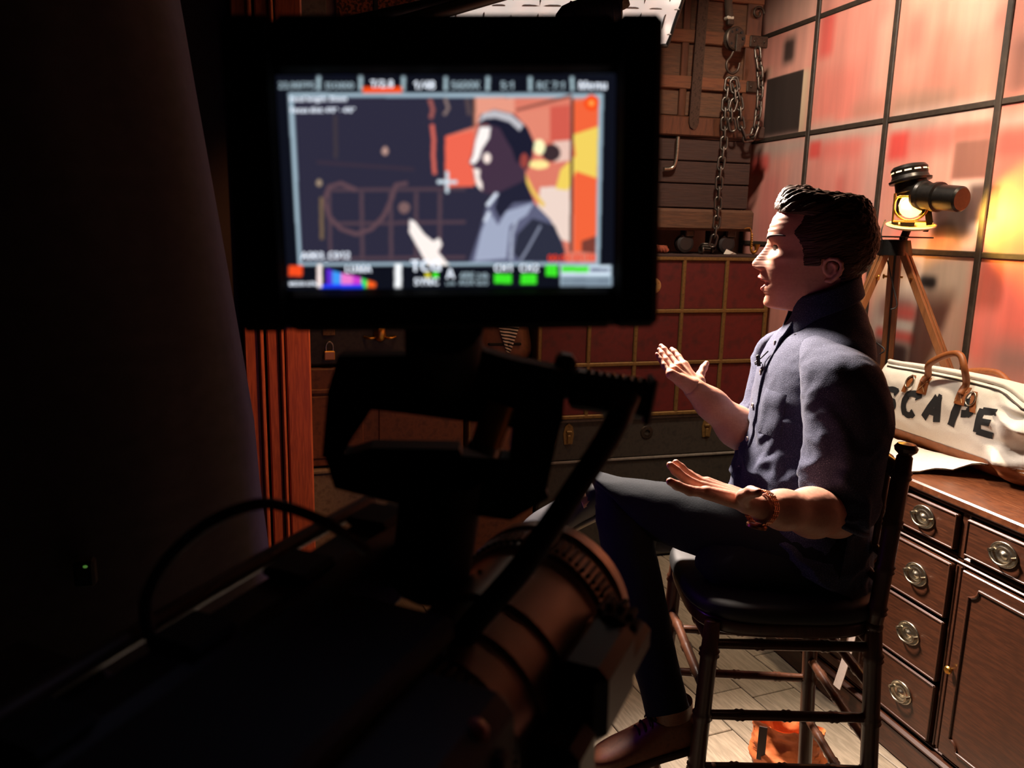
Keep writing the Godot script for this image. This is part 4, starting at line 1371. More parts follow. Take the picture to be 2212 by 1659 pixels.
func person() -> void:
	var F := Vector3(-0.963, 0, -0.27); var L := Vector3(-0.27, 0, 0.963); var U := Vector3.UP
	var t := thing("person", "man in a dark blue button-down shirt, gesturing with both palms up on the bar stool", "person", Vector3(1.17, 0.8, -1.6))
	var head := Transform3D(Basis(Vector3(-0.80995, -0.03073, -0.58570), Vector3(-0.01382, 0.99935, -0.03333), Vector3(-0.58634, 0.01890, 0.80984)), Vector3(1.2238, 1.5605, -1.6903))
	head.basis = Basis(Vector3.UP, deg_to_rad(-6.0)) * head.basis
	var skin := grain(51, [rgb(178, 120, 97), rgb(198, 142, 117), rgb(188, 130, 107), rgb(206, 152, 128)], Vector3(9, 9, 9), 0.5)
	skin.subsurf_scatter_enabled = true
	skin.subsurf_scatter_strength = 0.06
	# --- skin: head, neck, trunk, arms and hands in one mesh
	var b := MB.new()
	var rows := []
	var y := 214.0
	while y < 1450.0:
		rows.append(y)
		y += 2.0 if y < 232 else (6.0 if y < 560 else (4.0 if y < 1230 else 20.0))
	rows.append(1450.0)
	var nu := 144
	var p := PackedVector3Array()
	for r in rows:
		for i in nu:
			var s := 2.0 * i / nu - 1.0          # finer towards the face
			var th := PI * (0.45 * s + 0.55 * s * s * s)
			p.append(head * skull(r, th))
	b.grid(p, nu, rows.size(), true)
	# ear: rim, inner fold, bowl and lobe
	var eb := []
	for sd in [1.0, -1.0]:
		var e := func(px: float, py: float, out: float) -> Vector3: return head * Vector3((760.0 - px) * HU, (640.0 - py) * HU, sd * (0.0655 + out))
		var rim := [e.call(868, 850, 0.002), e.call(858, 800, 0.006), e.call(872, 755, 0.011), e.call(915, 735, 0.014), e.call(965, 742, 0.016), e.call(1002, 775, 0.016), e.call(1008, 820, 0.014), e.call(990, 862, 0.011), e.call(960, 895, 0.008), e.call(925, 925, 0.005), e.call(888, 925, 0.002)]
		for i in rim.size() - 1:
			eb.append([rim[i], rim[i + 1], 0.0042 if i < 7 else 0.0052, 0.0042 if i < 7 else 0.0055])
		var fold := [e.call(930, 775, 0.009), e.call(960, 800, 0.010), e.call(958, 845, 0.008), e.call(925, 880, 0.006)]
		for i in 3:
			eb.append([fold[i], fold[i + 1], 0.0042, 0.0042])
		eb.append([e.call(880, 840, 0.003), e.call(885, 865, 0.003), 0.0042, 0.004])
		eb.append([e.call(910, 780, -0.001), e.call(910, 880, -0.002), 0.0085, 0.008])
		eb.append([e.call(960, 790, 0.0045), e.call(940, 870, 0.001), 0.0055, 0.005])
	nets(b, eb, 0.0021, 0.004)
	# trunk under the shirt, arms, hands
	var hand := {
		"left_index": [Vector3(0.7230, 1.1307, -1.2509), Vector3(0.6854, 1.1397, -1.2422), Vector3(0.6574, 1.1528, -1.2370), Vector3(0.6405, 1.1628, -1.2332)],
		"left_middle": [Vector3(0.7307, 1.1310, -1.2753), Vector3(0.6930, 1.1498, -1.2739), Vector3(0.6719, 1.1681, -1.2731), Vector3(0.6602, 1.1792, -1.2734)],
		"left_ring": [Vector3(0.7448, 1.1291, -1.2974), Vector3(0.7147, 1.1468, -1.2989), Vector3(0.6948, 1.1645, -1.2976), Vector3(0.6838, 1.1749, -1.2976)],
		"left_pinky": [Vector3(0.7631, 1.1240, -1.3176), Vector3(0.7415, 1.1337, -1.3205), Vector3(0.7267, 1.1435, -1.3214), Vector3(0.7162, 1.1517, -1.3207)],
		"left_thumb": [Vector3(0.8088, 1.1027, -1.2527), Vector3(0.7855, 1.1273, -1.2272), Vector3(0.7849, 1.1429, -1.2041), Vector3(0.7856, 1.1488, -1.1840)],
		"right_index": [Vector3(0.9546, 1.2630, -1.8006), Vector3(0.9535, 1.2792, -1.8307), Vector3(0.9507, 1.2893, -1.8495), Vector3(0.9487, 1.2946, -1.8617)],
		"right_middle": [Vector3(0.9318, 1.2627, -1.7858), Vector3(0.9245, 1.2836, -1.8219), Vector3(0.9183, 1.2970, -1.8422), Vector3(0.9152, 1.3046, -1.8553)],
		"right_ring": [Vector3(0.9104, 1.2584, -1.7677), Vector3(0.9035, 1.2785, -1.7992), Vector3(0.9008, 1.2906, -1.8183), Vector3(0.8988, 1.2991, -1.8312)],
		"right_pinky": [Vector3(0.8920, 1.2524, -1.7473), Vector3(0.8855, 1.2695, -1.7738), Vector3(0.8826, 1.2817, -1.7899), Vector3(0.8784, 1.2927, -1.8007)],
		"right_thumb": [Vector3(0.9768, 1.2257, -1.7654), Vector3(0.9918, 1.2417, -1.7836), Vector3(1.0060, 1.2556, -1.7951), Vector3(1.0166, 1.2660, -1.8017)]}
	var wr := {"left": Vector3(0.8578, 1.0840, -1.2720), "right": Vector3(0.9613, 1.2116, -1.7510)}
	var el := {"left": Vector3(1.1005, 1.0158, -1.3694), "right": Vector3(1.1451, 1.0601, -1.7367)}
	var sh := {"left": Vector3(1.163, 1.310, -1.478), "right": Vector3(1.262, 1.305, -1.818)}
	var bones := []
	bones.append([Vector3(1.243, 1.44, -1.665), Vector3(1.235, 1.36, -1.655), 0.052, 0.06])
	bones.append([sh.left.lerp(sh.right, 0.15), sh.right.lerp(sh.left, 0.15), 0.035, 0.035])
	bones.append([Vector3(1.22, 1.30, -1.65), Vector3(1.18, 0.90, -1.60), 0.08, 0.08])
	for s in ["left", "right"]:
		bones.append([sh[s] + Vector3(0, -0.03, 0), el[s], 0.035, 0.042])
		var d: Vector3 = (wr[s] - el[s])
		bones.append([el[s], el[s] + d * 0.35, 0.043, 0.046])
		bones.append([el[s] + d * 0.35, el[s] + d * 0.75, 0.046, 0.034])
		bones.append([el[s] + d * 0.75, wr[s], 0.034, 0.028])
	nets(b, bones, 0.008, 0.03)
	for s in ["left", "right"]:
		var hb := []
		var d: Vector3 = (wr[s] - el[s]).normalized()
		hb.append([wr[s] - d * 0.03, wr[s] + d * 0.01, 0.0285, 0.024])
		var fr := {"index": [0.0100, 0.0090, 0.0082, 0.0070], "middle": [0.0102, 0.0092, 0.0084, 0.0071], "ring": [0.0098, 0.0088, 0.0080, 0.0068], "pinky": [0.0088, 0.0078, 0.0070, 0.0060], "thumb": [0.0150, 0.0125, 0.0110, 0.0085]}
		var slim := 1.0 if s == "left" else 0.84
		for k in fr:
			var q: Array = hand[s + "_" + k]
			for i in 3:
				hb.append([q[i], q[i + 1], fr[k][i] * slim, fr[k][i + 1] * slim])
			if k != "thumb":
				hb.append([wr[s].lerp(q[0], 0.08), q[0], 0.017, 0.0125])
		hb.append([wr[s], hand[s + "_thumb"][0], 0.020, 0.019])
		hb.append([hand[s + "_thumb"][0], hand[s + "_index"][0].lerp(wr[s], 0.35), 0.015, 0.012])
		hb.append([wr[s], hand[s + "_pinky"][0].lerp(wr[s], 0.4), 0.021, 0.016])
		nets(b, hb, 0.0028, 0.0045)
	# bare right ankle
	var ankR := Vector3(0.7357, 0.9190, -1.8659); var toeR := Vector3(0.5209, 0.8371, -1.8569); var kneeR := Vector3(1.05, 0.71, -2.09)
	b.tube(PackedVector3Array([ankR.lerp(kneeR, 0.25), ankR, ankR.lerp(toeR, 0.12)]), 0.033, 16)
	wpart(t, "body", b, skin)
	# --- face details
	var m := MB.new()
	for sd in [1.0, -1.0]:
		m = MB.new()
		m.ball(head * Vector3(0.0735, 0.0, 0.0300 * sd), Vector3.ONE * 0.0118, 20)
		var eye := wpart(t, "eye", m, M(rgb(205, 198, 190), 0.2))
		m = MB.new()
		m.ball(head * Vector3(0.0822, -0.0005, 0.0300 * sd), Vector3.ONE * 0.0046, 14)
		wpart(eye, "iris", m, M(rgb(34, 26, 22), 0.15))
	for sd in [1.0, -1.0]:
		for lid in [[0.0052, 0.0026], [-0.0062, 0.0022]]:
			var pts := []
			for i in 9:
				var a := -1.25 + 2.5 * i / 8
				pts.append(head * (Vector3(0.0735, 0, 0.030 * sd) + Vector3(cos(a) * cos(lid[0] * 70), sin(lid[0] * 85), sin(a) * cos(lid[0] * 70)) * 0.0128))
			m = MB.new()
			m.tube(path(pts, 3), lid[1], 8)
			var el_ := wpart(t, "eyelid", m, skin)
			if lid[0] > 0:
				m = MB.new()
				var lash := []
				for q in pts:
					lash.append(head * (head.affine_inverse() * q + Vector3(0.0022, -0.0010, 0)))
				m.tube(path(lash, 3), 0.0011, 6)
				wpart(el_, "lashes", m, M(rgb(22, 15, 12), 0.8))
	for sd in [1.0, -1.0]:
		m = MB.new()
		var pts := []
		for i in 7:
			var u := i / 6.0
			pts.append(head * (skull(560.0 - 26.0 * sin(u * 2.4), (0.20 + 0.72 * u) * sd) - Vector3(0.0012, 0, 0.0010 * sd)))
		m.tube(path(pts, 3), [0.0024] + Array(range(17)).map(func(i): return 0.0046 - 0.0001 * i) + [0.0015], 7, true, false, 0.7)
		wpart(t, "eyebrow", m, M(rgb(46, 30, 21), 0.9))
	var hair_mat := grain(52, [rgb(38, 25, 17), rgb(74, 50, 34), rgb(54, 36, 25), rgb(92, 64, 44)], Vector3(3, 26, 26), 0.5)
	hair_mat.metallic_specular = 0.3
	for q in [[908.0, 0.0042, 0.36], [1018.0, 0.0052, 0.34]]:
		var pts := []
		for i in 11:
			var u := i / 10.0 * 2 - 1
			pts.append(head * (skull(lerpf(q[0], 962.0, u * u * 0.75), u * q[2]) - Vector3(0.0012, 0, 0)))
		var rr := []
		for i in 31:
			rr.append(lerpf(q[1], 0.001, pow(absf(i / 15.0 - 1), 2)))
		m = MB.new()
		m.tube(path(pts, 3), rr, 8)
		wpart(t, "lip", m, M(rgb(196, 104, 92), 0.4))
	# --- hair, combed up and back
	m = MB.new()
	var nz := FastNoiseLite.new(); nz.seed = 9; nz.frequency = 1.0; nz.fractal_octaves = 2
	var hr := PackedVector3Array()
	var hn := 400
	var hrows := []
	y = 97.0
	while y < 1030:
		hrows.append(y)
		y += 2.0 if y < 125 else 3.5
	for r in hrows:
		for i in hn:
			hr.append(head * hair_point(r, TAU * i / hn, nz))
	m.grid(hr, hn, hrows.size(), true)
	wpart(t, "hair", m, hair_mat, "dark brown hair combed up and back")
	# --- shirt
	var cloth := grain(53, [rgb(21, 25, 46), rgb(40, 46, 77), rgb(31, 36, 63), rgb(51, 58, 94)], Vector3(8, 8, 8), 0.9, 0.0, 0.05, 5, 0.05)
	cloth.rim_enabled = true; cloth.rim = 0.12; cloth.rim_tint = 0.6
	var fleck := noise_tex(54, 0.09, [Color(0.7, 0.73, 0.85, 0), Color(0.7, 0.73, 0.85, 0), Color(0.7, 0.73, 0.85, 0.0), Color(0.72, 0.75, 0.88, 0.1), Color(0.78, 0.8, 0.92, 1.0)], 2)
	cloth.detail_enabled = true
	cloth.detail_albedo = fleck
	cloth.detail_blend_mode = BaseMaterial3D.BLEND_MODE_MIX
	cloth.detail_uv_layer = BaseMaterial3D.DETAIL_UV_1
	m = MB.new()
	var rn := FastNoiseLite.new(); rn.seed = 21; rn.frequency = 1.0; rn.fractal_type = FastNoiseLite.FRACTAL_RIDGED; rn.fractal_octaves = 3
	var ring := func(x: float, yy: float, z: float, a: float, bb: float, up := 0.0) -> Array: return [Vector3(x, yy, z), F * a + U * up, L * bb]
	var torso := [ring.call(1.185, 0.83, -1.60, 0.165, 0.205, 0.075), ring.call(1.182, 0.89, -1.60, 0.168, 0.20, 0.06), ring.call(1.180, 0.96, -1.605, 0.160, 0.19, 0.04), ring.call(1.184, 1.04, -1.62, 0.138, 0.182, 0.02), ring.call(1.195, 1.12, -1.63, 0.128, 0.18, 0.0), ring.call(1.205, 1.20, -1.64, 0.124, 0.186, 0.0), ring.call(1.222, 1.28, -1.65, 0.120, 0.190, 0.0), ring.call(1.238, 1.345, -1.655, 0.104, 0.172, -0.005), ring.call(1.248, 1.39, -1.658, 0.082, 0.115, -0.02), ring.call(1.248, 1.42, -1.662, 0.066, 0.075, -0.028)]
	var folds := func(v: float, th: float, q: Vector3) -> float:
		var lo := rn.get_noise_3d(q.x * 2.5, q.y * 3.0, q.z * 2.5)
		var fo := pow(0.5 + 0.5 * sin(q.y * 75.0 + th * 2.2 + lo * 6.0), 4.0) + 0.7 * pow(0.5 + 0.5 * sin(q.y * 40.0 - th * 4.0 + lo * 5.0 + 2.0), 5.0)
		return fo * (0.0085 * smoothstep(0.62, 0.3, v) + 0.001) + rn.get_noise_3d(q.x * 12.0, q.y * 12.0, q.z * 12.0) * 0.0015
	loft(m, torso, 150, 18, folds)
	# sleeves, rolled above the elbow
	var ax := func(a: Vector3, bq: Vector3) -> Array:
		var d := (bq - a).normalized()
		var s := d.cross(F).normalized()
		return [s, s.cross(d).normalized()]
	for s in ["left", "right"]:
		var sd := 1.0 if s == "left" else -1.0
		var a0: Vector3 = sh[s]; var e0: Vector3 = el[s]
		var q: Array = ax.call(a0, e0)
		var bx: Vector3 = q[0]; var by: Vector3 = q[1]
		var inn := -L * sd
		var back := Vector3(0.012, 0, 0.004)
		var rings := [[a0 + inn * 0.10 + Vector3(0, 0.012, 0), F * 0.050, U * 0.040 + inn * 0.02], [a0 + inn * 0.05 + Vector3(0, 0.006, 0), F * 0.076 + U * 0.01, U * 0.048 + inn * 0.03], [a0 + Vector3(0, -0.022, 0), F * 0.086, (U * 0.5 - inn * 0.72).normalized() * 0.070], [a0.lerp(e0, 0.30) + back, F * 0.088, -inn * 0.078 + U * 0.02], [a0.lerp(e0, 0.62) + back, F * 0.084, -inn * 0.074], [a0.lerp(e0, 0.88) + back * 0.6, F * 0.074 + U * 0.012, -inn * 0.066], [a0.lerp(e0, 1.02), F * 0.062 + U * 0.028, -inn * 0.058]]
		var sf := func(v: float, th: float, qq: Vector3) -> float:
			var lo := rn.get_noise_3d(qq.x * 3.0 + 7.0, qq.y * 3.0, qq.z * 3.0)
			var fo := pow(0.5 + 0.5 * sin(v * 26.0 + th * 2.0 + lo * 5.0), 4.0) + 0.8 * pow(0.5 + 0.5 * sin(v * 15.0 - th * 3.0 + lo * 4.0 + 1.0), 6.0)
			return fo * (0.0015 + 0.0065 * smoothstep(0.3, 0.75, v)) * smoothstep(1.0, 0.93, v) + rn.get_noise_3d(qq.x * 14.0, qq.y * 14.0, qq.z * 14.0) * 0.0015
		loft(m, rings, 90, 18, sf)
		# cuff roll
		var last: Array = rings[6]
		var pts := []
		for i in 28:
			var a := TAU * i / 28
			pts.append(last[0] + last[1] * cos(a) * 1.02 + last[2] * sin(a) * 1.02)
		m.tube(PackedVector3Array(pts), 0.006, 8, true, true)
		var cuff := []
		for k in [0.80, 0.99]:
			var k0: Array = rings[5]
			cuff.append([k0[0].lerp(last[0], (k - 0.8) / 0.2), k0[1].lerp(last[1], (k - 0.8) / 0.2) * 1.05, k0[2].lerp(last[2], (k - 0.8) / 0.2) * 1.05])
		loft(m, cuff, 48, 4)
	wpart(t, "shirt", m, cloth, "dark blue flecked cotton shirt, sleeves rolled")
	# collar: stand and folded leaf with the button-down point
	m = MB.new()
	var cc := Vector3(1.2445, 1.443, -1.6655)
	var tilt := 0.45
	var leaf := func(a: float, r: float, h: float) -> Vector3:   # a: 0 at the throat, PI at the nape
		var f := cos(a); var l := sin(a)
		return cc + F * f * r * 1.08 + L * l * r + U * (h - f * tilt * r)
	var cp := PackedVector3Array()
	var rowsC := [[0.064, -0.022], [0.063, 0.005], [0.063, 0.028], [0.0655, 0.031], [0.069, 0.026], [0.075, 0.0], [0.081, -0.022], [0.079, -0.026], [0.072, -0.018]]
	for q in rowsC:
		for i in 61:
			var s := i / 60.0 * 2 - 1
			var a := PI + s * (PI - 0.16)
			var nearfront := smoothstep(0.62, 1.0, absf(s))
			var drop := 0.0
			var rr: float = q[0]
			if q[0] > 0.068:
				drop = -0.034 * nearfront * ((q[0] - 0.068) / 0.013)
				rr += 0.010 * nearfront * ((q[0] - 0.068) / 0.013)
			cp.append(leaf.call(a, rr, q[1] + drop))
	m.grid(cp, 61, rowsC.size())
	wpart(t, "collar", m, cloth)
	# placket: the stitched front edge, with buttons
	var front := func(yy: float, off: float, proud: float) -> Vector3:
		var i := 0
		while i < torso.size() - 2 and (torso[i + 1][0] as Vector3).y < yy:
			i += 1
		var r0: Array = torso[i]; var r1: Array = torso[i + 1]
		var f := clampf((yy - r0[0].y) / (r1[0].y - r0[0].y), 0, 1)
		var c: Vector3 = r0[0].lerp(r1[0], f); var a: Vector3 = r0[1].lerp(r1[1], f); var bq: Vector3 = r0[2].lerp(r1[2], f)
		var th := off / bq.length()
		var e := a * cos(th) + bq * sin(th)
		e.y = 0
		return Vector3(c.x, yy, c.z) + e + e.normalized() * (proud + folds.call(0.5, th, c + e))
	m = MB.new()
	var pp := PackedVector3Array()
	for j in 40:
		var yy := lerpf(0.985, 1.40, j / 39.0)
		for k in [[-0.012, 0.0005], [-0.011, 0.004], [0.017, 0.0045], [0.020, 0.0035], [0.0205, -0.001]]:
			pp.append(front.call(yy, k[0] + 0.003 * sin(yy * 34.0), k[1]))
	m.grid(pp, 5, 40)
	wpart(t, "placket", m, cloth)
	for yy in [1.335, 1.265, 1.185, 1.105, 1.035]:
		m = MB.new()
		var q: Vector3 = front.call(yy, 0.004, 0.0045)
		var dq := (q - Vector3(1.2, yy, -1.63)).normalized()
		m.lathe(PackedVector2Array([Vector2(0.0, 0.0016), Vector2(0.0035, 0.0014), Vector2(0.0052, 0.0030), Vector2(0.0062, 0.0026), Vector2(0.0064, 0.0), Vector2(0.0, 0.0)]), 16, look(dq, q))
		wpart(t, "button", m, M(rgb(206, 198, 188), 0.25), "small pearl button")
	m = MB.new()
	var cb: Vector3 = leaf.call(0.62, 0.0925, -0.052)
	m.lathe(PackedVector2Array([Vector2(0.0, 0.002), Vector2(0.0048, 0.0028), Vector2(0.005, 0.0)]), 14, look((F * 0.6 + L * 0.8).normalized(), cb))
	wpart(t, "button", m, M(rgb(206, 198, 188), 0.25))
	# breast pocket edge
	m = MB.new()
	var pk := func(u: float, v: float, out: float) -> Vector3: return front.call(1.215 + v, 0.085 + u, 0.002 + out)
	var pg := PackedVector3Array()
	for j in 7:
		for i in 9:
			pg.append(pk.call((i / 8.0 - 0.5) * 0.085, (j / 6.0 - 0.8) * 0.10, 0.0 if (i == 0 or i == 8 or j == 0) else 0.003))
	m.grid(pg, 9, 7)
	wpart(t, "pocket", m, cloth)
	# --- trousers
	var denim := grain(55, [rgb(15, 17, 20), rgb(32, 36, 41), rgb(23, 26, 30), rgb(40, 45, 50)], Vector3(10, 10, 10), 0.85, 0.0, 0.03, 5, 0.03)
	denim.metallic_specular = 0.25
	denim.rim_enabled = true; denim.rim = 0.04; denim.rim_tint = 0.5
	m = MB.new()
	var hipL := Vector3(1.150, 0.885, -1.500); var hipR := Vector3(1.20, 0.885, -1.675)
	var kneeL := Vector3(0.7740, 0.9343, -1.7629); var ankL := Vector3(0.8200, 0.505, -1.520)
	var dn := func(v: float, th: float, q: Vector3) -> float: return rn.get_noise_3d(q.x * 9.0, q.y * 9.0, q.z * 9.0) * (0.0025 + 0.004 * (smoothstep(0.16, 0.0, absf(v - 0.55)) + smoothstep(0.2, 0.0, v)))
	var legring := func(c: Vector3, d: Vector3, r: float, r2: float) -> Array:
		var s := d.cross(U).normalized() if absf(d.y) < 0.8 else d.cross(L).normalized()
		return [c, s * r, s.cross(d).normalized() * r2]
	var dT := (kneeL - hipL).normalized(); var dS := (ankL - kneeL).normalized()
	var bend := (dT + dS).normalized()
	loft(m, [legring.call(hipL - dT * 0.06, dT, 0.095, 0.090), legring.call(hipL + dT * 0.05, dT, 0.098, 0.098), legring.call(hipL.lerp(kneeL, 0.38), dT, 0.088, 0.088), legring.call(hipL.lerp(kneeL, 0.72), dT, 0.073, 0.074), legring.call(kneeL - dT * 0.035, (dT * 2 + dS).normalized(), 0.066, 0.068), legring.call(kneeL + (dT - dS) * 0.018, bend, 0.062, 0.066), legring.call(kneeL + dS * 0.05, (dT * 0.4 + dS).normalized(), 0.060, 0.064), legring.call(kneeL.lerp(ankL, 0.32), dS, 0.062, 0.064), legring.call(kneeL.lerp(ankL, 0.65), dS, 0.054, 0.056), legring.call(kneeL.lerp(ankL, 0.93), dS, 0.050, 0.052), legring.call(ankL, dS, 0.050, 0.052)], 60, 9, dn, 1.0, 3)
	# underside of the near thigh, pressed on the seat
	loft(m, [legring.call(Vector3(1.20, 0.87, -1.50), F, 0.10, 0.082), legring.call(Vector3(1.08, 0.855, -1.52), F, 0.09, 0.066), legring.call(Vector3(0.98, 0.848, -1.55), F, 0.075, 0.054), legring.call(Vector3(0.925, 0.845, -1.565), F, 0.055, 0.042), legring.call(Vector3(0.897, 0.843, -1.572), F, 0.015, 0.012)], 48, 7, dn, 1.0, 3)
	# right leg, its ankle laid across the left knee on the far side
	var dTR := (kneeR - hipR).normalized(); var dSR := (ankR - kneeR).normalized()
	loft(m, [legring.call(hipR - dTR * 0.06, dTR, 0.092, 0.088), legring.call(hipR.lerp(kneeR, 0.4), dTR, 0.085, 0.085), legring.call(hipR.lerp(kneeR, 0.85), dTR, 0.068, 0.068), legring.call(kneeR, (dTR + dSR).normalized(), 0.060, 0.060), legring.call(kneeR.lerp(ankR, 0.2), dSR, 0.058, 0.058), legring.call(kneeR.lerp(ankR, 0.6), dSR, 0.052, 0.052), legring.call(kneeR.lerp(ankR, 0.90), dSR, 0.046, 0.046)], 40, 7, dn, 1.0, 3)
	loft(m, [[Vector3(1.175, 0.805, -1.59), F * 0.10, L * 0.15], [Vector3(1.18, 0.83, -1.59), F * 0.135, L * 0.18], [Vector3(1.18, 0.90, -1.595), F * 0.13, L * 0.175], [Vector3(1.18, 0.96, -1.60), F * 0.11, L * 0.15]], 40, 6, null, 1.0, 3)
	wpart(t, "trousers", m, denim, "black slim trousers")
	# --- shoes
	var tan_leather := grain(56, [rgb(84, 46, 28), rgb(124, 74, 46), rgb(104, 60, 38)], Vector3(7, 7, 7), 0.45)
	for s in 2:
		var ank: Vector3 = ankL + Vector3(0.002, -0.02, 0.002) if s == 0 else ankR
		var d: Vector3 = (Vector3(-0.93, -0.16, -0.05)).normalized() if s == 0 else (toeR - ankR).normalized()
		var up: Vector3 = (Vector3.UP - d * d.y).normalized() if s == 0 else (Vector3(0.1, 0.85, 0.45) - d * d.dot(Vector3(0.1, 0.85, 0.45))).normalized()
		var sx := d.cross(up)
		var o := ank - up * 0.052
		m = MB.new()
		var prof := [[-0.075, 0.020, 0.015, 0.012], [-0.070, 0.035, 0.030, 0.035], [-0.045, 0.045, 0.036, 0.05], [0.0, 0.048, 0.037, 0.056], [0.04, 0.036, 0.038, 0.045], [0.09, 0.022, 0.043, 0.033], [0.135, 0.012, 0.044, 0.026], [0.17, 0.006, 0.036, 0.02], [0.19, 0.0, 0.02, 0.012], [0.195, -0.004, 0.004, 0.004]]
		var rs := []
		for q in prof:
			rs.append([o + d * q[0] + up * q[1] * 0.55, sx * q[2], up * q[3]])
		loft(m, rs, 30, 5, null, 0.85, 3)
		if s == 0:
			loft(m, [[o + up * 0.06 - d * 0.012, sx * 0.037, d * 0.048], [o + up * 0.095 - d * 0.012, sx * 0.042, d * 0.050]], 28, 5, null, 1.0, 0)
		var shoe := wpart(t, "shoe", m, tan_leather if s == 0 else M(rgb(36, 36, 42), 0.6), "brown leather ankle shoe" if s == 0 else "shoe on the crossed foot")
		m = MB.new()
		var sole := []
		for q in [[-0.078, 0.006], [-0.07, 0.030], [-0.03, 0.039], [0.05, 0.040], [0.11, 0.047], [0.155, 0.043], [0.185, 0.026], [0.198, 0.006]]:
			sole.append([o + d * q[0] - up * 0.018, sx * q[1], up * 0.010])
		loft(m, sole, 24, 4, null, 0.4, 3)
		wpart(shoe, "sole", m, M(rgb(52, 34, 24), 0.6) if s == 0 else M(rgb(176, 164, 140), 0.7))
		if s == 0:
			for k in 4:
				m = MB.new()
				var lp := []
				for i in 7:
					var a := -1.0 + 2.0 * i / 6
					lp.append(o + d * (0.035 + k * 0.014) + up * (0.056 + 0.028 * cos(a) - k * 0.009) + sx * 0.022 * sin(a))
				m.tube(path(lp, 2), 0.0022, 6)
				wpart(shoe, "lace", m, M(rgb(30, 20, 15), 0.8))
	# --- wrist watch and clip-on microphone
	var wt := thing("wristwatch", "rose-gold link bracelet watch on the man's near wrist", "watch", Vector3(0.836, 1.085, -1.27))
	var gold := M(rgb(196, 128, 92), 0.28, 1.0)
	var dw: Vector3 = (wr.left - el.left).normalized()
	var wx := dw.cross(U).normalized(); var wy := wx.cross(dw).normalized()
	var wc: Vector3 = wr.left + dw * 0.006
	for row in 3:
		for k in 26:
			var a := TAU * k / 26
			m = MB.new()
			var c: Vector3 = wc + dw * (row - 1) * 0.0062 + (wx * cos(a) + wy * sin(a)) * 0.0325
			m.xf = Transform3D(Basis(dw, (wx * cos(a) + wy * sin(a)), (wy * cos(a) - wx * sin(a))), c)
			m.box(Vector3.ZERO, Vector3(0.0056, 0.0034, 0.0070), 0.0011)
			wpart(wt, "link", m, gold)
	m = MB.new()
	m.xf = look(-wy, wc - wy * 0.031)
	m.lathe(PackedVector2Array([Vector2(0, 0), Vector2(0.018, 0), Vector2(0.0195, 0.003), Vector2(0.0185, 0.008), Vector2(0.016, 0.009), Vector2(0.0, 0.009)]), 28)
	wpart(wt, "case", m, gold)
	var mc := thing("clip_microphone", "tiny black clip microphone on the shirt front below the collar", "microphone", front.call(1.285, -0.004, 0.01))
	var mp: Vector3 = front.call(1.285, -0.004, 0.012)
	m = MB.new()
	m.tube(PackedVector3Array([mp + U * 0.012 + F * 0.004, mp - U * 0.008]), 0.0045, 10)
	m.ball(mp + U * 0.014 + F * 0.004, Vector3.ONE * 0.0055, 10)
	wpart(mc, "capsule", m, black_plastic)
	m = MB.new()
	m.tube(path([mp + F * 0.012 + L * 0.004, mp - F * 0.004 + U * 0.012, mp - F * 0.016 + U * 0.03 + L * 0.01], 4), 0.0016, 6)
	m.tube(path([mp - F * 0.006, mp + F * 0.010 - U * 0.004], 4), 0.0022, 6)
	wpart(mc, "clip", m, black_metal)

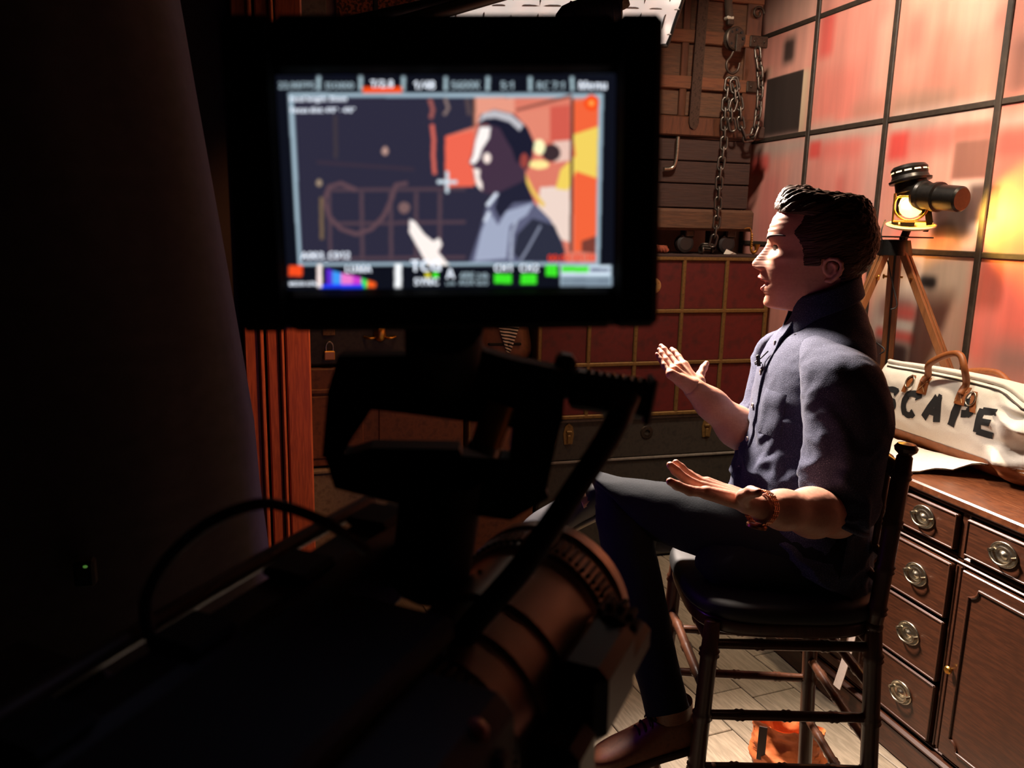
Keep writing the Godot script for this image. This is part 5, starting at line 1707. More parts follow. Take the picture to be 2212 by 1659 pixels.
func tripod_lamp() -> void:
	var t := thing("tripod_lamp", "vintage black film lamp glowing yellow on a wooden tripod, behind the man's head", "lamp", Vector3(2.12, 0.885, -2.42))
	var H := Vector3(2.12, 1.722, -2.42)
	var cam := Vector3(-0.66, 0.0, 0.75).normalized()
	var side := Vector3(0.10, -0.10, 1.0).normalized()
	var black := grain(61, [rgb(16, 15, 14), rgb(34, 31, 28)], Vector3(9, 9, 9), 0.35, 0.5)
	var ax := Vector3(-0.10, 0.97, -0.18).normalized()
	# housing and vented cap
	var m := MB.new()
	m.lathe(PackedVector2Array([Vector2(0.0, 0.055), Vector2(0.050, 0.055), Vector2(0.052, 0.05), Vector2(0.052, 0.018), Vector2(0.046, 0.014), Vector2(0.046, 0.0)]), 28, look(ax, H))
	var back := look(Vector3.UP, H - cam * 0.02)
	m.lathe(PackedVector2Array([Vector2(0.047, 0.02), Vector2(0.047, 0.0)]), 28, look(ax, H))
	# curved shell behind the bulb, open to the front
	var sh := PackedVector3Array()
	for j in 5:
		for i in 17:
			var a := -0.72 * PI + 1.44 * PI * i / 16.0
			var q := -cam * cos(a) + cam.cross(Vector3.UP) * sin(a)
			sh.append(H + q * 0.047 + Vector3(0, 0.01 - 0.018 * j, 0))
	m.grid(sh, 17, 5)
	wpart(t, "housing", m, black)
	m = MB.new()
	m.lathe(PackedVector2Array([Vector2(0.052, 0.05), Vector2(0.068, 0.052), Vector2(0.070, 0.06), Vector2(0.062, 0.064), Vector2(0.058, 0.075), Vector2(0.060, 0.098), Vector2(0.052, 0.108), Vector2(0.03, 0.113), Vector2(0.0, 0.114)]), 32, look(ax, H))
	var capp := wpart(t, "vent_cap", m, black)
	var glowm := glow(Color(1.0, 0.78, 0.36), 1.6)
	for k in 12:
		m = MB.new()
		var lo := look(ax, H)
		var pts := PackedVector3Array()
		for j in 2:
			for i in 5:
				var a := TAU * (k + 0.15 + 0.7 * i / 4.0) / 12
				pts.append(lo * Vector3(cos(a) * (0.0605 - 0.004 * j), 0.086 + 0.015 * j, -sin(a) * (0.0605 - 0.004 * j)))
		m.grid(pts, 5, 2)
		wpart(capp, "light_slot", m, glowm)
	# bulb in its bright window
	m = MB.new()
	m.ball(H + cam * 0.02 + Vector3(0, -0.03, 0), Vector3(0.040, 0.042, 0.040), 20)
	wpart(t, "bulb", m, glow(Color(1.0, 0.80, 0.38), 5.0), "glowing yellow lamp bulb")
	var ol := OmniLight3D.new()
	ol.name = "omni_light"
	t.add_child(ol)
	ol.position = H + cam * 0.03 + Vector3(0, -0.03, 0) - t.position
	ol.light_color = Color(1.0, 0.66, 0.22)
	ol.light_energy = 0.3
	ol.light_size = 0.02
	ol.omni_range = 8.0
	ol.shadow_enabled = true
	m = MB.new()
	var fr := []
	for i in 24:
		var a := TAU * i / 24
		var u := cos(a) * 0.054; var v := sin(a) * 0.052
		v = minf(v, 0.03)
		fr.append(H + cam * 0.05 + cam.cross(Vector3.UP) * u + Vector3(0, v - 0.03, 0))
	m.tube(PackedVector3Array(fr), 0.004, 8, true, true)
	m.tube(PackedVector3Array([H + cam * 0.05 + cam.cross(Vector3.UP) * 0.054 + Vector3(0, 0.01, 0), H + cam * 0.05 + cam.cross(Vector3.UP) * 0.052 + Vector3(0, -0.084, 0)]), 0.004, 6)
	m.tube(PackedVector3Array([H + cam * 0.05 + cam.cross(Vector3.UP) * -0.052 + Vector3(0, -0.084, 0), H + cam * 0.05 + cam.cross(Vector3.UP) * 0.052 + Vector3(0, -0.084, 0)]), 0.004, 6)
	wpart(t, "window_frame", m, brass)
	# snout to the right
	m = MB.new()
	var s0 := H + Vector3(0.0, 0.005, 0.035)
	m.lathe(PackedVector2Array([Vector2(0.0, 0.0), Vector2(0.050, 0.0), Vector2(0.053, 0.012), Vector2(0.050, 0.022), Vector2(0.045, 0.026), Vector2(0.045, 0.065), Vector2(0.050, 0.068), Vector2(0.050, 0.082), Vector2(0.042, 0.086), Vector2(0.042, 0.165), Vector2(0.036, 0.172), Vector2(0.0, 0.172)]), 28, look(side, s0))
	wpart(t, "snout", m, black)
	# extra spot beside the snout, placed to throw the yellow patch on the wall
	spot(t, H + Vector3(0.045, -0.045, 0.11), Vector3(2.3, 1.66, -2.16), 48.0, Color(1.0, 0.78, 0.34), 0.4, 0.02, 0.5)
	# lower dish
	m = MB.new()
	m.slathe(PackedVector2Array([Vector2(0.0, 0.0), Vector2(0.035, 0.001), Vector2(0.066, 0.006), Vector2(0.079, 0.012), Vector2(0.081, 0.016), Vector2(0.075, 0.016), Vector2(0.035, 0.008), Vector2(0.0, 0.006)]), 30, look(Vector3(-0.12, 1, 0.16), H + cam * 0.035 + Vector3(0, -0.110, 0.01)))
	wpart(t, "dish", m, M(rgb(214, 196, 150), 0.35))
	# yoke, knobs and base plate
	m = MB.new()
	var r_ := cam.cross(Vector3.UP)
	m.xf = Transform3D(Basis(r_, Vector3.UP, -cam), H)
	m.prism(PackedVector2Array([Vector2(-0.075, 0.02), Vector2(-0.05, 0.02), Vector2(-0.046, -0.06), Vector2(-0.055, -0.10), Vector2(-0.045, -0.118), Vector2(-0.062, -0.118), Vector2(-0.074, -0.085), Vector2(-0.066, -0.05)]), -0.03, -0.018)
	m.xf = Transform3D()
	wpart(t, "yoke_arm", m, black)
	m = MB.new()
	m.xf = Transform3D(Basis(r_, Vector3.UP, -cam), H)
	m.prism(PackedVector2Array([Vector2(-0.02, -0.082), Vector2(0.03, -0.082), Vector2(0.026, -0.10), Vector2(-0.016, -0.10)]), -0.04, -0.01)
	wpart(t, "latch", m, black)
	m = MB.new()
	m.xf = Transform3D(Basis(r_, Vector3.UP, -cam), H)
	m.tube(PackedVector3Array([Vector3(0.045, -0.08, -0.03), Vector3(0.045, -0.108, -0.03)]), 0.012, 10)
	wpart(t, "knob", m, black)
	m = MB.new()
	m.tube(PackedVector3Array([H + Vector3(0, -0.10, 0), H + Vector3(-0.01, -0.15, -0.01)]), 0.014, 12)
	m.box(H + Vector3(-0.01, -0.138, -0.01), Vector3(0.12, 0.005, 0.16), 0.002)
	wpart(t, "yoke", m, black)
	# tripod
	var leg_wood := grain(65, [rgb(84, 50, 26), rgb(126, 80, 44), rgb(104, 64, 34)], Vector3(9, 0.7, 9), 0.5)
	var ap := Vector3(2.10, 1.565, -2.455)
	m = MB.new()
	m.lathe(PackedVector2Array([Vector2(0.0, -0.045), Vector2(0.062, -0.045), Vector2(0.05, 0.008), Vector2(0.0, 0.01)]), 6, Transform3D(Basis(Vector3.UP, 0.3), ap))
	wpart(t, "tripod_head", m, black)
	for f in [Vector3(2.245, 0.894, -2.13), Vector3(1.845, 0.894, -2.50), Vector3(2.20, 0.894, -2.535)]:
		var d: Vector3 = f - Vector3(ap.x, 0, ap.z)
		d.y = 0
		var top := ap + d.normalized() * 0.03 + Vector3(0, -0.02, 0)
		var dir: Vector3 = (top - f).normalized()
		var sx := dir.cross(d).normalized()
		m = MB.new()
		for sd in [-1.0, 1.0]:
			m.xf = Transform3D(Basis(sx, dir, sx.cross(dir)), (top + f) / 2 + sx * sd * 0.0125)
			m.box(Vector3.ZERO, Vector3(0.017, top.distance_to(f), 0.024), 0.002)
		m.xf = Transform3D()
		var lg := wpart(t, "tripod_leg", m, leg_wood)
		m = MB.new()
		m.xf = Transform3D(Basis(sx, dir, sx.cross(dir)), (top + f) / 2)
		m.box(Vector3.ZERO, Vector3(0.009, top.distance_to(f) * 0.99, 0.016), 0.001)
		wpart(lg, "groove_rod", m, M(rgb(24, 14, 8), 0.7))
		m = MB.new()
		var wn := top.lerp(f, 0.16)
		m.tube(PackedVector3Array([wn - sx * 0.03, wn + sx * 0.034]), 0.004, 8)
		m.box(wn + sx * 0.034, Vector3(0.008, 0.018, 0.008), 0.003)
		wpart(lg, "wing_nut", m, brass)
	m = MB.new()
	m.tube(path([H + Vector3(-0.05, -0.08, -0.06), H + Vector3(-0.07, -0.13, -0.05), ap + Vector3(-0.03, -0.05, 0.0), ap + Vector3(-0.01, -0.16, 0.03), ap + Vector3(-0.005, -0.22, 0.05), ap + Vector3(-0.02, -0.235, 0.04)], 6), 0.0025, 6)
	m.tube(path([ap + Vector3(-0.05, -0.24, -0.07), ap + Vector3(-0.06, -0.30, -0.08), ap + Vector3(-0.03, -0.35, -0.03), ap + Vector3(-0.02, -0.38, 0.03), ap + Vector3(-0.03, -0.40, 0.02)], 6), 0.003, 6)
	wpart(t, "cord", m, black_plastic)

func travel_bag() -> void:
	var t := thing("travel_bag", "off-white canvas travel bag lettered in black with brown leather handles, on the dresser", "bag", Vector3(2.08, 0.885, -2.03))
	var canvas := grain(62, [rgb(212, 206, 194), rgb(230, 225, 214), rgb(221, 216, 204)], Vector3(12, 12, 12), 0.9, 0.0, 0.03, 5, 0.03)
	var nz := FastNoiseLite.new(); nz.seed = 31; nz.frequency = 1.0; nz.fractal_octaves = 2
	var cx := 2.08; var cy := 1.038; var z0 := -2.38; var z1 := -1.70
	var hx := func(z: float) -> float: return 0.10 * minf(1.0, pow(clampf(1.0 - pow(absf((z - (z0 + z1) / 2) / ((z1 - z0) / 2)), 6.0), 0.0, 1.0), 0.4) + 0.04)
	var top := func(z: float) -> float: return 0.118 + 0.012 * sin((z + 2.3) * 5.0) - 0.05 * smoothstep(-1.86, -1.70, z)
	# wrinkles: crumpled towards the right end
	var wr := func(z: float, y: float) -> float:
		var k := 0.004 + 0.034 * smoothstep(-1.90, -1.76, z)
		return k * (nz.get_noise_2d(z * 9.0 + y * 7.0, y * 13.0) + 0.7 * sin((y + z * 0.7) * 34.0) * smoothstep(-1.88, -1.76, z))
	var ringp := func(z: float, a: float) -> Vector3:   # a 0 at the front, PI/2 top
		var h: float = hx.call(z)
		var up: float = top.call(z)
		var c := cos(a); var s := sin(a)
		var x := signf(c) * pow(absf(c), 0.62); var yv := signf(s) * pow(absf(s), 0.72)
		var yy := cy + yv * (up if s > 0 else 0.15)
		return Vector3(cx - x * (h + wr.call(z, yy)), yy, z)
	var nzs := 70
	var mk := func(a0: float, a1: float, n: int, grow: float) -> MB:
		var p := PackedVector3Array()
		for j in nzs:
			var z := lerpf(z0, z1, j / float(nzs - 1))
			for i in n:
				var a := lerpf(a0, a1, i / float(n - 1))
				var q: Vector3 = ringp.call(z, a)
				q += (q - Vector3(cx, cy, z)).normalized() * grow
				p.append(q)
		var mb := MB.new()
		mb.grid(p, n, nzs)
		return mb
	wpart(t, "canvas_body", mk.call(-0.62, PI + 0.62, 66, 0.0), canvas)
	wpart(t, "leather_base", mk.call(PI + 0.52, TAU - 0.52, 36, 0.002), leather, "brown leather bottom")
	for e in [[z0, -1.0], [z1, 1.0]]:
		var ec := PackedVector3Array()
		for i in 40:
			ec.append(ringp.call(e[0], TAU * i / 40))
		var m0 := MB.new()
		m0.cap(ec)
		wpart(t, "end_panel", m0, canvas)
	# zip and rim along the top
	var m := MB.new()
	var zp := []
	for i in 20:
		var z := lerpf(z0 + 0.05, z1 - 0.03, i / 19.0)
		var q: Vector3 = ringp.call(z, 0.98)
		zp.append(q + Vector3(0, 0.002, 0))
	m.tube(PackedVector3Array(zp), 0.0035, 6)
	wpart(t, "zip", m, M(rgb(70, 62, 54), 0.5))
	m = MB.new()
	zp = []
	for i in 20:
		zp.append(ringp.call(lerpf(z0 + 0.03, z1 - 0.02, i / 19.0), 1.25) + Vector3(0, 0.006, 0))
	m.tube(PackedVector3Array(zp), 0.008, 8)
	wpart(t, "piping", m, canvas)
	# front of the bag as a sheet to print on
	var fp := func(z: float, y: float, out: float) -> Vector3:
		var up: float = top.call(z)
		var s := clampf((y - cy) / (up if y > cy else 0.15), -1, 1)
		var a := asin(pow(absf(s), 1.0 / 0.72)) * signf(s)
		var q: Vector3 = ringp.call(z, a)
		return Vector3(q.x - out, y, z)
	# printed letters, painted strokes that follow the cloth
	var ink := M(rgb(24, 26, 30), 0.8)
	var glyph := {
		"E": [[[0.0, 0], [0.0, 1]], [[0.0, 0.93], [0.62, 1.0]], [[0.0, 0.5], [0.5, 0.53]], [[0.0, 0.06], [0.66, 0.02]]],
		"S": [[[0.66, 0.86], [0.5, 1.0], [0.2, 0.98], [0.05, 0.8], [0.2, 0.6], [0.5, 0.45], [0.62, 0.25], [0.45, 0.04], [0.15, 0.02], [0.0, 0.16]]],
		"C": [[[0.74, 0.82], [0.66, 0.95], [0.44, 1.0], [0.16, 0.86], [0.02, 0.5], [0.10, 0.16], [0.32, 0.0], [0.52, 0.06], [0.62, 0.2]]],
		"A": [[[0.0, 0], [0.42, 1.0]], [[0.42, 1.0], [0.60, 0.96]], [[0.50, 1.0], [0.66, 0]], [[0.2, 0.36], [0.6, 0.36]]],
		"P": [[[0.0, 0], [0.12, 1.0]], [[0.08, 0.96], [0.5, 1.0], [0.68, 0.82], [0.52, 0.62], [0.3, 0.56]]]}
	var word := [["E", -2.365, 1.00, 0.07], ["S", -2.285, 1.003, 0.072], ["C", -2.195, 1.006, 0.076], ["A", -2.098, 1.012, 0.080], ["P", -1.985, 1.014, 0.084], ["E", -1.888, 1.018, 0.074]]
	for w in word:
		m = MB.new()
		for st in glyph[w[0]]:
			var pts := []
			for q in st:
				pts.append(Vector3(q[0] * 1.25, q[1], 0))
			var pp := path(pts, 8)
			var g := PackedVector3Array()
			for i in pp.size():
				var tg := (pp[mini(i + 1, pp.size() - 1)] - pp[maxi(i - 1, 0)]).normalized()
				var nn := Vector3(-tg.y, tg.x, 0)
				for k in [-0.19, -0.065, 0.065, 0.19]:
					var q: Vector3 = pp[i] + nn * k * (1.0 if absf(tg.y) > 0.5 else 0.75)
					g.append(fp.call(w[1] + (q.x + q.y * 0.14) * w[3] * 0.86, w[2] + q.y * w[3], 0.0012))
			m.grid(g, 4, pp.size())
		wpart(t, "printed_letter", m, ink, "black printed letter " + w[0])
	# handles with stitched leather tabs, buckles
	for q in [[-2.125, 0.0], [-1.965, 0.0]]:
		m = MB.new()
		var g := PackedVector3Array()
		for j in 6:
			for i in 5:
				g.append(fp.call(q[0] + (i / 4.0 - 0.5) * 0.042, 1.142 - j * 0.011, 0.005 if (i > 0 and i < 4) else 0.001))
		m.grid(g, 5, 6)
		var tab_ := wpart(t, "handle_tab", m, leather)
		m = MB.new()
		m.tube(PackedVector3Array([fp.call(q[0] - 0.015, 1.132, 0.006), fp.call(q[0] + 0.015, 1.095, 0.006)]), 0.0008, 5)
		m.tube(PackedVector3Array([fp.call(q[0] + 0.015, 1.132, 0.006), fp.call(q[0] - 0.015, 1.095, 0.006)]), 0.0008, 5)
		wpart(tab_, "stitching", m, M(rgb(220, 190, 140), 0.8))
	m = MB.new()
	var hp := path([fp.call(-2.125, 1.125, 0.008), fp.call(-2.12, 1.15, 0.012), Vector3(1.975, 1.19, -2.095), Vector3(1.985, 1.228, -2.04), Vector3(1.985, 1.236, -1.99), Vector3(1.98, 1.20, -1.962), fp.call(-1.965, 1.15, 0.012), fp.call(-1.965, 1.12, 0.008)], 7)
	m.tube(hp, 0.0105, 12)
	wpart(t, "handle", m, leather, "rolled leather handle")
	m = MB.new()
	m.tube(path([Vector3(2.12, 1.15, -2.12), Vector3(2.13, 1.17, -2.06), Vector3(2.14, 1.175, -1.99), Vector3(2.13, 1.15, -1.93)], 6), 0.0105, 10)
	wpart(t, "handle", m, leather)
	for q in [[-2.178, 1.118, 0.012], [-1.925, 1.115, -0.012]]:
		m = MB.new()
		var g := PackedVector3Array()
		for j in 6:
			for i in 3:
				g.append(fp.call(q[0] + (i - 1) * 0.011 - j * q[2] * 0.3, q[1] + 0.02 - j * 0.012, 0.004))
		m.grid(g, 3, 6)
		var stp := wpart(t, "buckle_strap", m, leather)
		m = MB.new()
		var bk := []
		for i in 12:
			var a := TAU * i / 12
			bk.append(fp.call(q[0] + cos(a) * 0.016, q[1] - 0.002 + sin(a) * 0.020, 0.008))
		m.tube(PackedVector3Array(bk), 0.0025, 6, true, true)
		wpart(stp, "buckle", m, pewter)
	m = MB.new()
	m.box(Vector3(2.05, 1.158, -1.905), Vector3(0.05, 0.012, 0.03), 0.004)
	wpart(t, "zip_tab", m, leather)

func sheet(rows: Array, thick := 0.004) -> MB:   # a cloth from rows of points, with two sides
	var nu: int = rows[0].size()
	var a := PackedVector3Array()
	for r in rows:
		for q in r:
			a.append(q)
	var mb := MB.new()
	mb.grid(a, nu, rows.size())
	var norms := mb.n.duplicate()
	var b := PackedVector3Array()
	for i in a.size():
		b.append(a[i] - norms[i] * thick)
	var c := PackedVector3Array()
	for j in rows.size():
		for i in nu:
			c.append(b[j * nu + nu - 1 - i])
	mb.grid(c, nu, rows.size())
	return mb

func cloths_and_floor_things() -> void:
	var linen := grain(63, [rgb(206, 190, 176), rgb(224, 210, 198), rgb(214, 200, 188)], Vector3(8, 8, 8), 0.95)
	var t := thing("white_cloth", "creased off-white cloth lying beside the bag and hanging over the dresser edge", "cloth", Vector3(1.85, 0.885, -2.1))
	var nz := FastNoiseLite.new(); nz.seed = 77; nz.frequency = 1.0
	var rows := []
	for j in 41:
		var v := j / 40.0
		var row := []
		for i in 25:
			var u := i / 24.0
			var z := lerpf(-2.34, -1.93, u)
			var s := v * 0.92                       # length from the back edge down
			var q: Vector3
			var right := smoothstep(0.55, 1.0, u)
			if s < 0.25:
				q = Vector3(1.985 - s * 0.89 + 0.05 * right, 0.891 + 0.018 * smoothstep(0.25, 0.05, s) + 0.020 * right * smoothstep(0.25, 0.1, s) * absf(sin(s * 22.0)), z + 0.10 * right * smoothstep(0.25, 0.0, s) * 1.0)
			else:
				var d := s - 0.25
				var a := minf(d / 0.025, PI / 2)
				q = Vector3(1.762 - 0.016 * sin(a) - 0.012 * sin(z * 46.0 + d * 5.0) * minf(d * 4, 1.0), 0.893 - 0.016 * (1 - cos(a)) - maxf(d - 0.04, 0.0), z - d * 0.26 * u - 0.02 * sin(d * 7.0))
			q.y += 0.006 * nz.get_noise_2d(u * 6, v * 9) if s < 0.25 else 0.0
			row.append(q)
		rows.append(row)
	wpart(t, "cloth", sheet(rows), linen)
	# punched white strap hanging beside the stool
	t = thing("punched_strap", "narrow white strap with punched holes hanging beside the stool", "strap", Vector3(1.75, 0.1, -2.06))
	rows = []
	var holes := MB.new()
	for j in 14:
		var v := j / 13.0
		var c := Vector3(1.742 + 0.01 * sin(v * 3), lerpf(0.42, 0.10, v), lerpf(-2.02, -2.075, v))
		rows.append([c + Vector3(0, 0, -0.017), c + Vector3(-0.001, 0, 0), c + Vector3(0, 0, 0.017)])
		if j % 2 == 0 and j > 3:
			holes.tube(PackedVector3Array([c + Vector3(-0.0035, 0, 0), c + Vector3(-0.001, 0, 0)]), 0.003, 8)
	wpart(t, "strap", sheet(rows, 0.003), linen)
	wpart(t, "punched_holes", holes, M(rgb(20, 14, 10), 0.9))
	t = thing("dangling_strap", "short pale strap end hanging beyond the stool's far leg", "strap", Vector3(1.74, 0.3, -2.29))
	rows = []
	for j in 8:
		var v := j / 7.0
		var c := Vector3(1.74, lerpf(0.50, 0.26, v), lerpf(-2.27, -2.31, v))
		rows.append([c + Vector3(0, 0, -0.016), c + Vector3(0, 0, 0.016)])
	wpart(t, "strap", sheet(rows, 0.003), linen)
	# folded leather bag on the floor
	t = thing("leather_pouch", "crumpled orange leather pouch with a dark tag, on the floor under the stool", "pouch", Vector3(1.43, 0, -1.86))
	var org := grain(64, [rgb(176, 86, 40), rgb(214, 116, 62), rgb(196, 100, 50)], Vector3(6, 6, 6), 0.55)
	var rn := FastNoiseLite.new(); rn.seed = 12; rn.frequency = 1.0; rn.fractal_type = FastNoiseLite.FRACTAL_RIDGED
	var m := MB.new()
	var c0 := Vector3(1.42, 0.0, -1.87)
	var wall_ := func(v: float, th: float, q: Vector3) -> float: return rn.get_noise_3d(q.x * 9, q.y * 7, q.z * 9) * 0.028
	var R_ := Vector3(0.81, 0, 0.59)
	var A_ := Vector3(0.59, 0, -0.81)
	loft(m, [[c0 + Vector3(0, 0.0, 0), R_ * 0.085, A_ * 0.05], [c0 + Vector3(0, 0.04, 0), R_ * 0.10, A_ * 0.06], [c0 + Vector3(0, 0.09, 0), R_ * 0.09, A_ * 0.045], [c0 + Vector3(0, 0.145, 0), R_ * 0.088, A_ * 0.035]], 44, 8, wall_)
	loft(m, [[c0 + Vector3(0, 0.142, 0), R_ * 0.082, A_ * 0.03], [c0 + Vector3(0, 0.06, 0), R_ * 0.07, A_ * 0.03], [c0 + Vector3(0, 0.02, 0), R_ * 0.05, A_ * 0.02]], 44, 6, wall_)
	wpart(t, "body", m, org)
	m = MB.new()
	m.xf = Transform3D(Basis(R_, Vector3.UP, -A_), c0 - A_ * 0.055 - R_ * 0.075 + Vector3(0, 0.1, 0))
	m.box(Vector3.ZERO, Vector3(0.024, 0.11, 0.004), 0.001)
	wpart(t, "tag", m, M(rgb(44, 20, 14), 0.6), "dark edge tag")

func film_camera() -> void:
	var L0 := Vector3(0.1709, 1.3473, -0.4929)
	var a := (Vector3(1.15, 1.42, -1.65) - L0).normalized()
	var r := a.cross(Vector3.UP).normalized()
	var u := r.cross(a).normalized()
	var B := Basis(r, u, -a)               # x right, y up, z back
	var t := thing("cinema_camera", "black cinema camera with a large ribbed lens in the dark foreground", "camera", L0)
	t.basis = B
	var blk := M(rgb(11, 11, 11), 0.65)
	var mat_ := M(rgb(9, 9, 9), 0.75)
	# lens
	var m := MB.new()
	var ax := look(Vector3(0, 0, -1), Vector3.ZERO)
	m.lathe(PackedVector2Array([Vector2(0.046, -0.004), Vector2(0.054, 0.0), Vector2(0.057, -0.002), Vector2(0.0575, -0.012), Vector2(0.055, -0.016), Vector2(0.0545, -0.038), Vector2(0.052, -0.040), Vector2(0.0505, -0.046), Vector2(0.0505, -0.100), Vector2(0.048, -0.102), Vector2(0.048, -0.108), Vector2(0.0495, -0.110), Vector2(0.0495, -0.132), Vector2(0.047, -0.134), Vector2(0.047, -0.140), Vector2(0.0485, -0.142), Vector2(0.0485, -0.160), Vector2(0.045, -0.163), Vector2(0.045, -0.185), Vector2(0.04, -0.187)]), 56, ax)
	m.lathe(PackedVector2Array([Vector2(0.046, -0.004), Vector2(0.044, -0.03), Vector2(0.0, -0.034)]), 40, ax)
	var lens := part(t, "lens", m, M(rgb(156, 142, 130), 0.34, 0.85), "satin black lens barrel")
	m = MB.new()
	for k in 70:
		var an := TAU * k / 70
		m.xf = Transform3D(Basis(Vector3(0, 0, 1), an), Vector3.ZERO)
		m.box(Vector3(0.0556, 0, 0.0275), Vector3(0.003, 0.0026, 0.016), 0.0008)
	part(lens, "focus_gear", m, M(rgb(36, 34, 33), 0.45, 0.3)).set_meta("kind", "stuff")
	m = MB.new()
	for k in 60:
		var an := TAU * k / 60
		m.xf = Transform3D(Basis(Vector3(0, 0, 1), an), Vector3.ZERO)
		m.box(Vector3(0.0488, 0, 0.173), Vector3(0.003, 0.002, 0.016), 0.0006)
	part(lens, "iris_gear", m, mat_).set_meta("kind", "stuff")
	m = MB.new()
	for k in 4:
		var an := deg_to_rad(112.0 + k * 9.0)
		m.ball(Vector3(cos(an), sin(an), 0) * 0.0510 + Vector3(0, 0, 0.07 + 0.008 * (k % 2)), Vector3(0.0018, 0.0018, 0.0018), 8)
	part(lens, "index_marks", m, M(rgb(210, 170, 90), 0.4))
	# lens motor and rods on the right side
	m = MB.new()
	m.box(Vector3(0.062, 0.006, 0.085), Vector3(0.030, 0.045, 0.060), 0.006)
	m.box(Vector3(0.066, 0.0, 0.04), Vector3(0.020, 0.020, 0.045), 0.004)
	m.box(Vector3(0.050, -0.02, 0.135), Vector3(0.05, 0.05, 0.035), 0.006)
	var mo := part(t, "lens_motor", m, M(rgb(40, 36, 33), 0.4, 0.4))
	m = MB.new()
	for k in 10:
		var an := TAU * k / 10
		m.xf = Transform3D(Basis(Vector3(0, 0, 1), an), Vector3(0.062, 0.022, 0.048))
		m.box(Vector3(0.011, 0, 0), Vector3(0.006, 0.004, 0.012), 0.001)
	m.xf = Transform3D()
	m.tube(PackedVector3Array([Vector3(0.062, 0.022, 0.042), Vector3(0.062, 0.022, 0.06)]), 0.010, 14)
	part(mo, "motor_gear", m, mat_)
	for sx in [-0.03, 0.03]:
		m = MB.new()
		m.tube(PackedVector3Array([Vector3(sx, -0.085, -0.01), Vector3(sx, -0.085, 0.36)]), 0.0075, 14)
		part(t, "support_rod", m, black_metal)
	m = MB.new()
	m.box(Vector3(0, -0.085, 0.10), Vector3(0.09, 0.03, 0.025), 0.004)
	m.box(Vector3(0, -0.062, 0.10), Vector3(0.03, 0.03, 0.02), 0.004)
	part(t, "lens_support", m, black_metal)
	# body with cooling ribs, top plate, handle
	m = MB.new()
	m.box(Vector3(0.0, 0.0, 0.275), Vector3(0.125, 0.13, 0.17), 0.008)
	m.lathe(PackedVector2Array([Vector2(0.05, 0.0), Vector2(0.055, -0.004), Vector2(0.055, -0.012), Vector2(0.04, -0.014)]), 32, Transform3D(Basis(Vector3.RIGHT, -PI / 2), Vector3(0, 0, 0.182)))
	part(t, "camera_body", m, blk)
	for k in 7:
		m = MB.new()
		m.box(Vector3(0.064, 0.0, 0.215 + k * 0.018), Vector3(0.006, 0.10, 0.009), 0.002)
		part(t, "cooling_rib", m, blk)
	m = MB.new()
	m.box(Vector3(-0.02, 0.072, 0.27), Vector3(0.08, 0.014, 0.20), 0.004)
	part(t, "top_plate", m, mat_)
	m = MB.new()
	m.box(Vector3(-0.085, 0.045, 0.22), Vector3(0.045, 0.055, 0.36), 0.012)
	part(t, "side_module", m, M(rgb(30, 27, 25), 0.5))
	for k in 4:
		m = MB.new()
		m.box(Vector3(-0.0855, 0.075, 0.08 + k * 0.075), Vector3(0.030, 0.006, 0.030), 0.003)
		part(t, "module_button", m, mat_)
	m = MB.new()
	m.tube(path([Vector3(-0.112, 0.070, 0.05), Vector3(-0.114, 0.072, 0.2), Vector3(-0.112, 0.07, 0.39)], 4), 0.005, 8)
	part(t, "lit_edge_strip", m, M(rgb(84, 68, 58), 0.45, 0.2))  # brown colour stands for the body edge lit by the red wall
	m = MB.new()
	m.box(Vector3(0, -0.01, 0.40), Vector3(0.10, 0.12, 0.07), 0.01)
	part(t, "battery", m, mat_)
	m = MB.new()
	m.ball(Vector3(0.055, 0.06, 0.22), Vector3(0.006, 0.006, 0.006), 10)
	part(t, "record_button", m, M(rgb(150, 70, 64), 0.3))
	# audio box further left
	m = MB.new()
	m.box(Vector3(-0.15, -0.02, 0.33), Vector3(0.08, 0.16, 0.18), 0.012)
	part(t, "audio_box", m, mat_)
	# ---- tripod under it
	var tp := thing("camera_tripod", "black tripod carrying the cinema camera", "tripod", Vector3(L0.x - a.x * 0.25, 0, L0.z - a.z * 0.25))
	var c := L0 - a * 0.25 - u * 0.105
	m = MB.new()
	m.xf = Transform3D(B, c)
	m.box(Vector3(0, 0.0, 0), Vector3(0.09, 0.03, 0.16), 0.006)
	m.xf = Transform3D()
	m.tube(PackedVector3Array([c - Vector3(0, 0.015, 0), c - Vector3(0, 0.13, 0)]), 0.05, 20)
	wpart(tp, "fluid_head", m, black_metal)
	for k in 3:
		var an := TAU * k / 3 + 0.4
		m = MB.new()
		m.tube(PackedVector3Array([c + Vector3(cos(an) * 0.05, -0.12, sin(an) * 0.05), Vector3(c.x + cos(an) * 0.42, 0.012, c.z + sin(an) * 0.42)]), 0.016, 10)
		wpart(tp, "leg", m, black_metal)

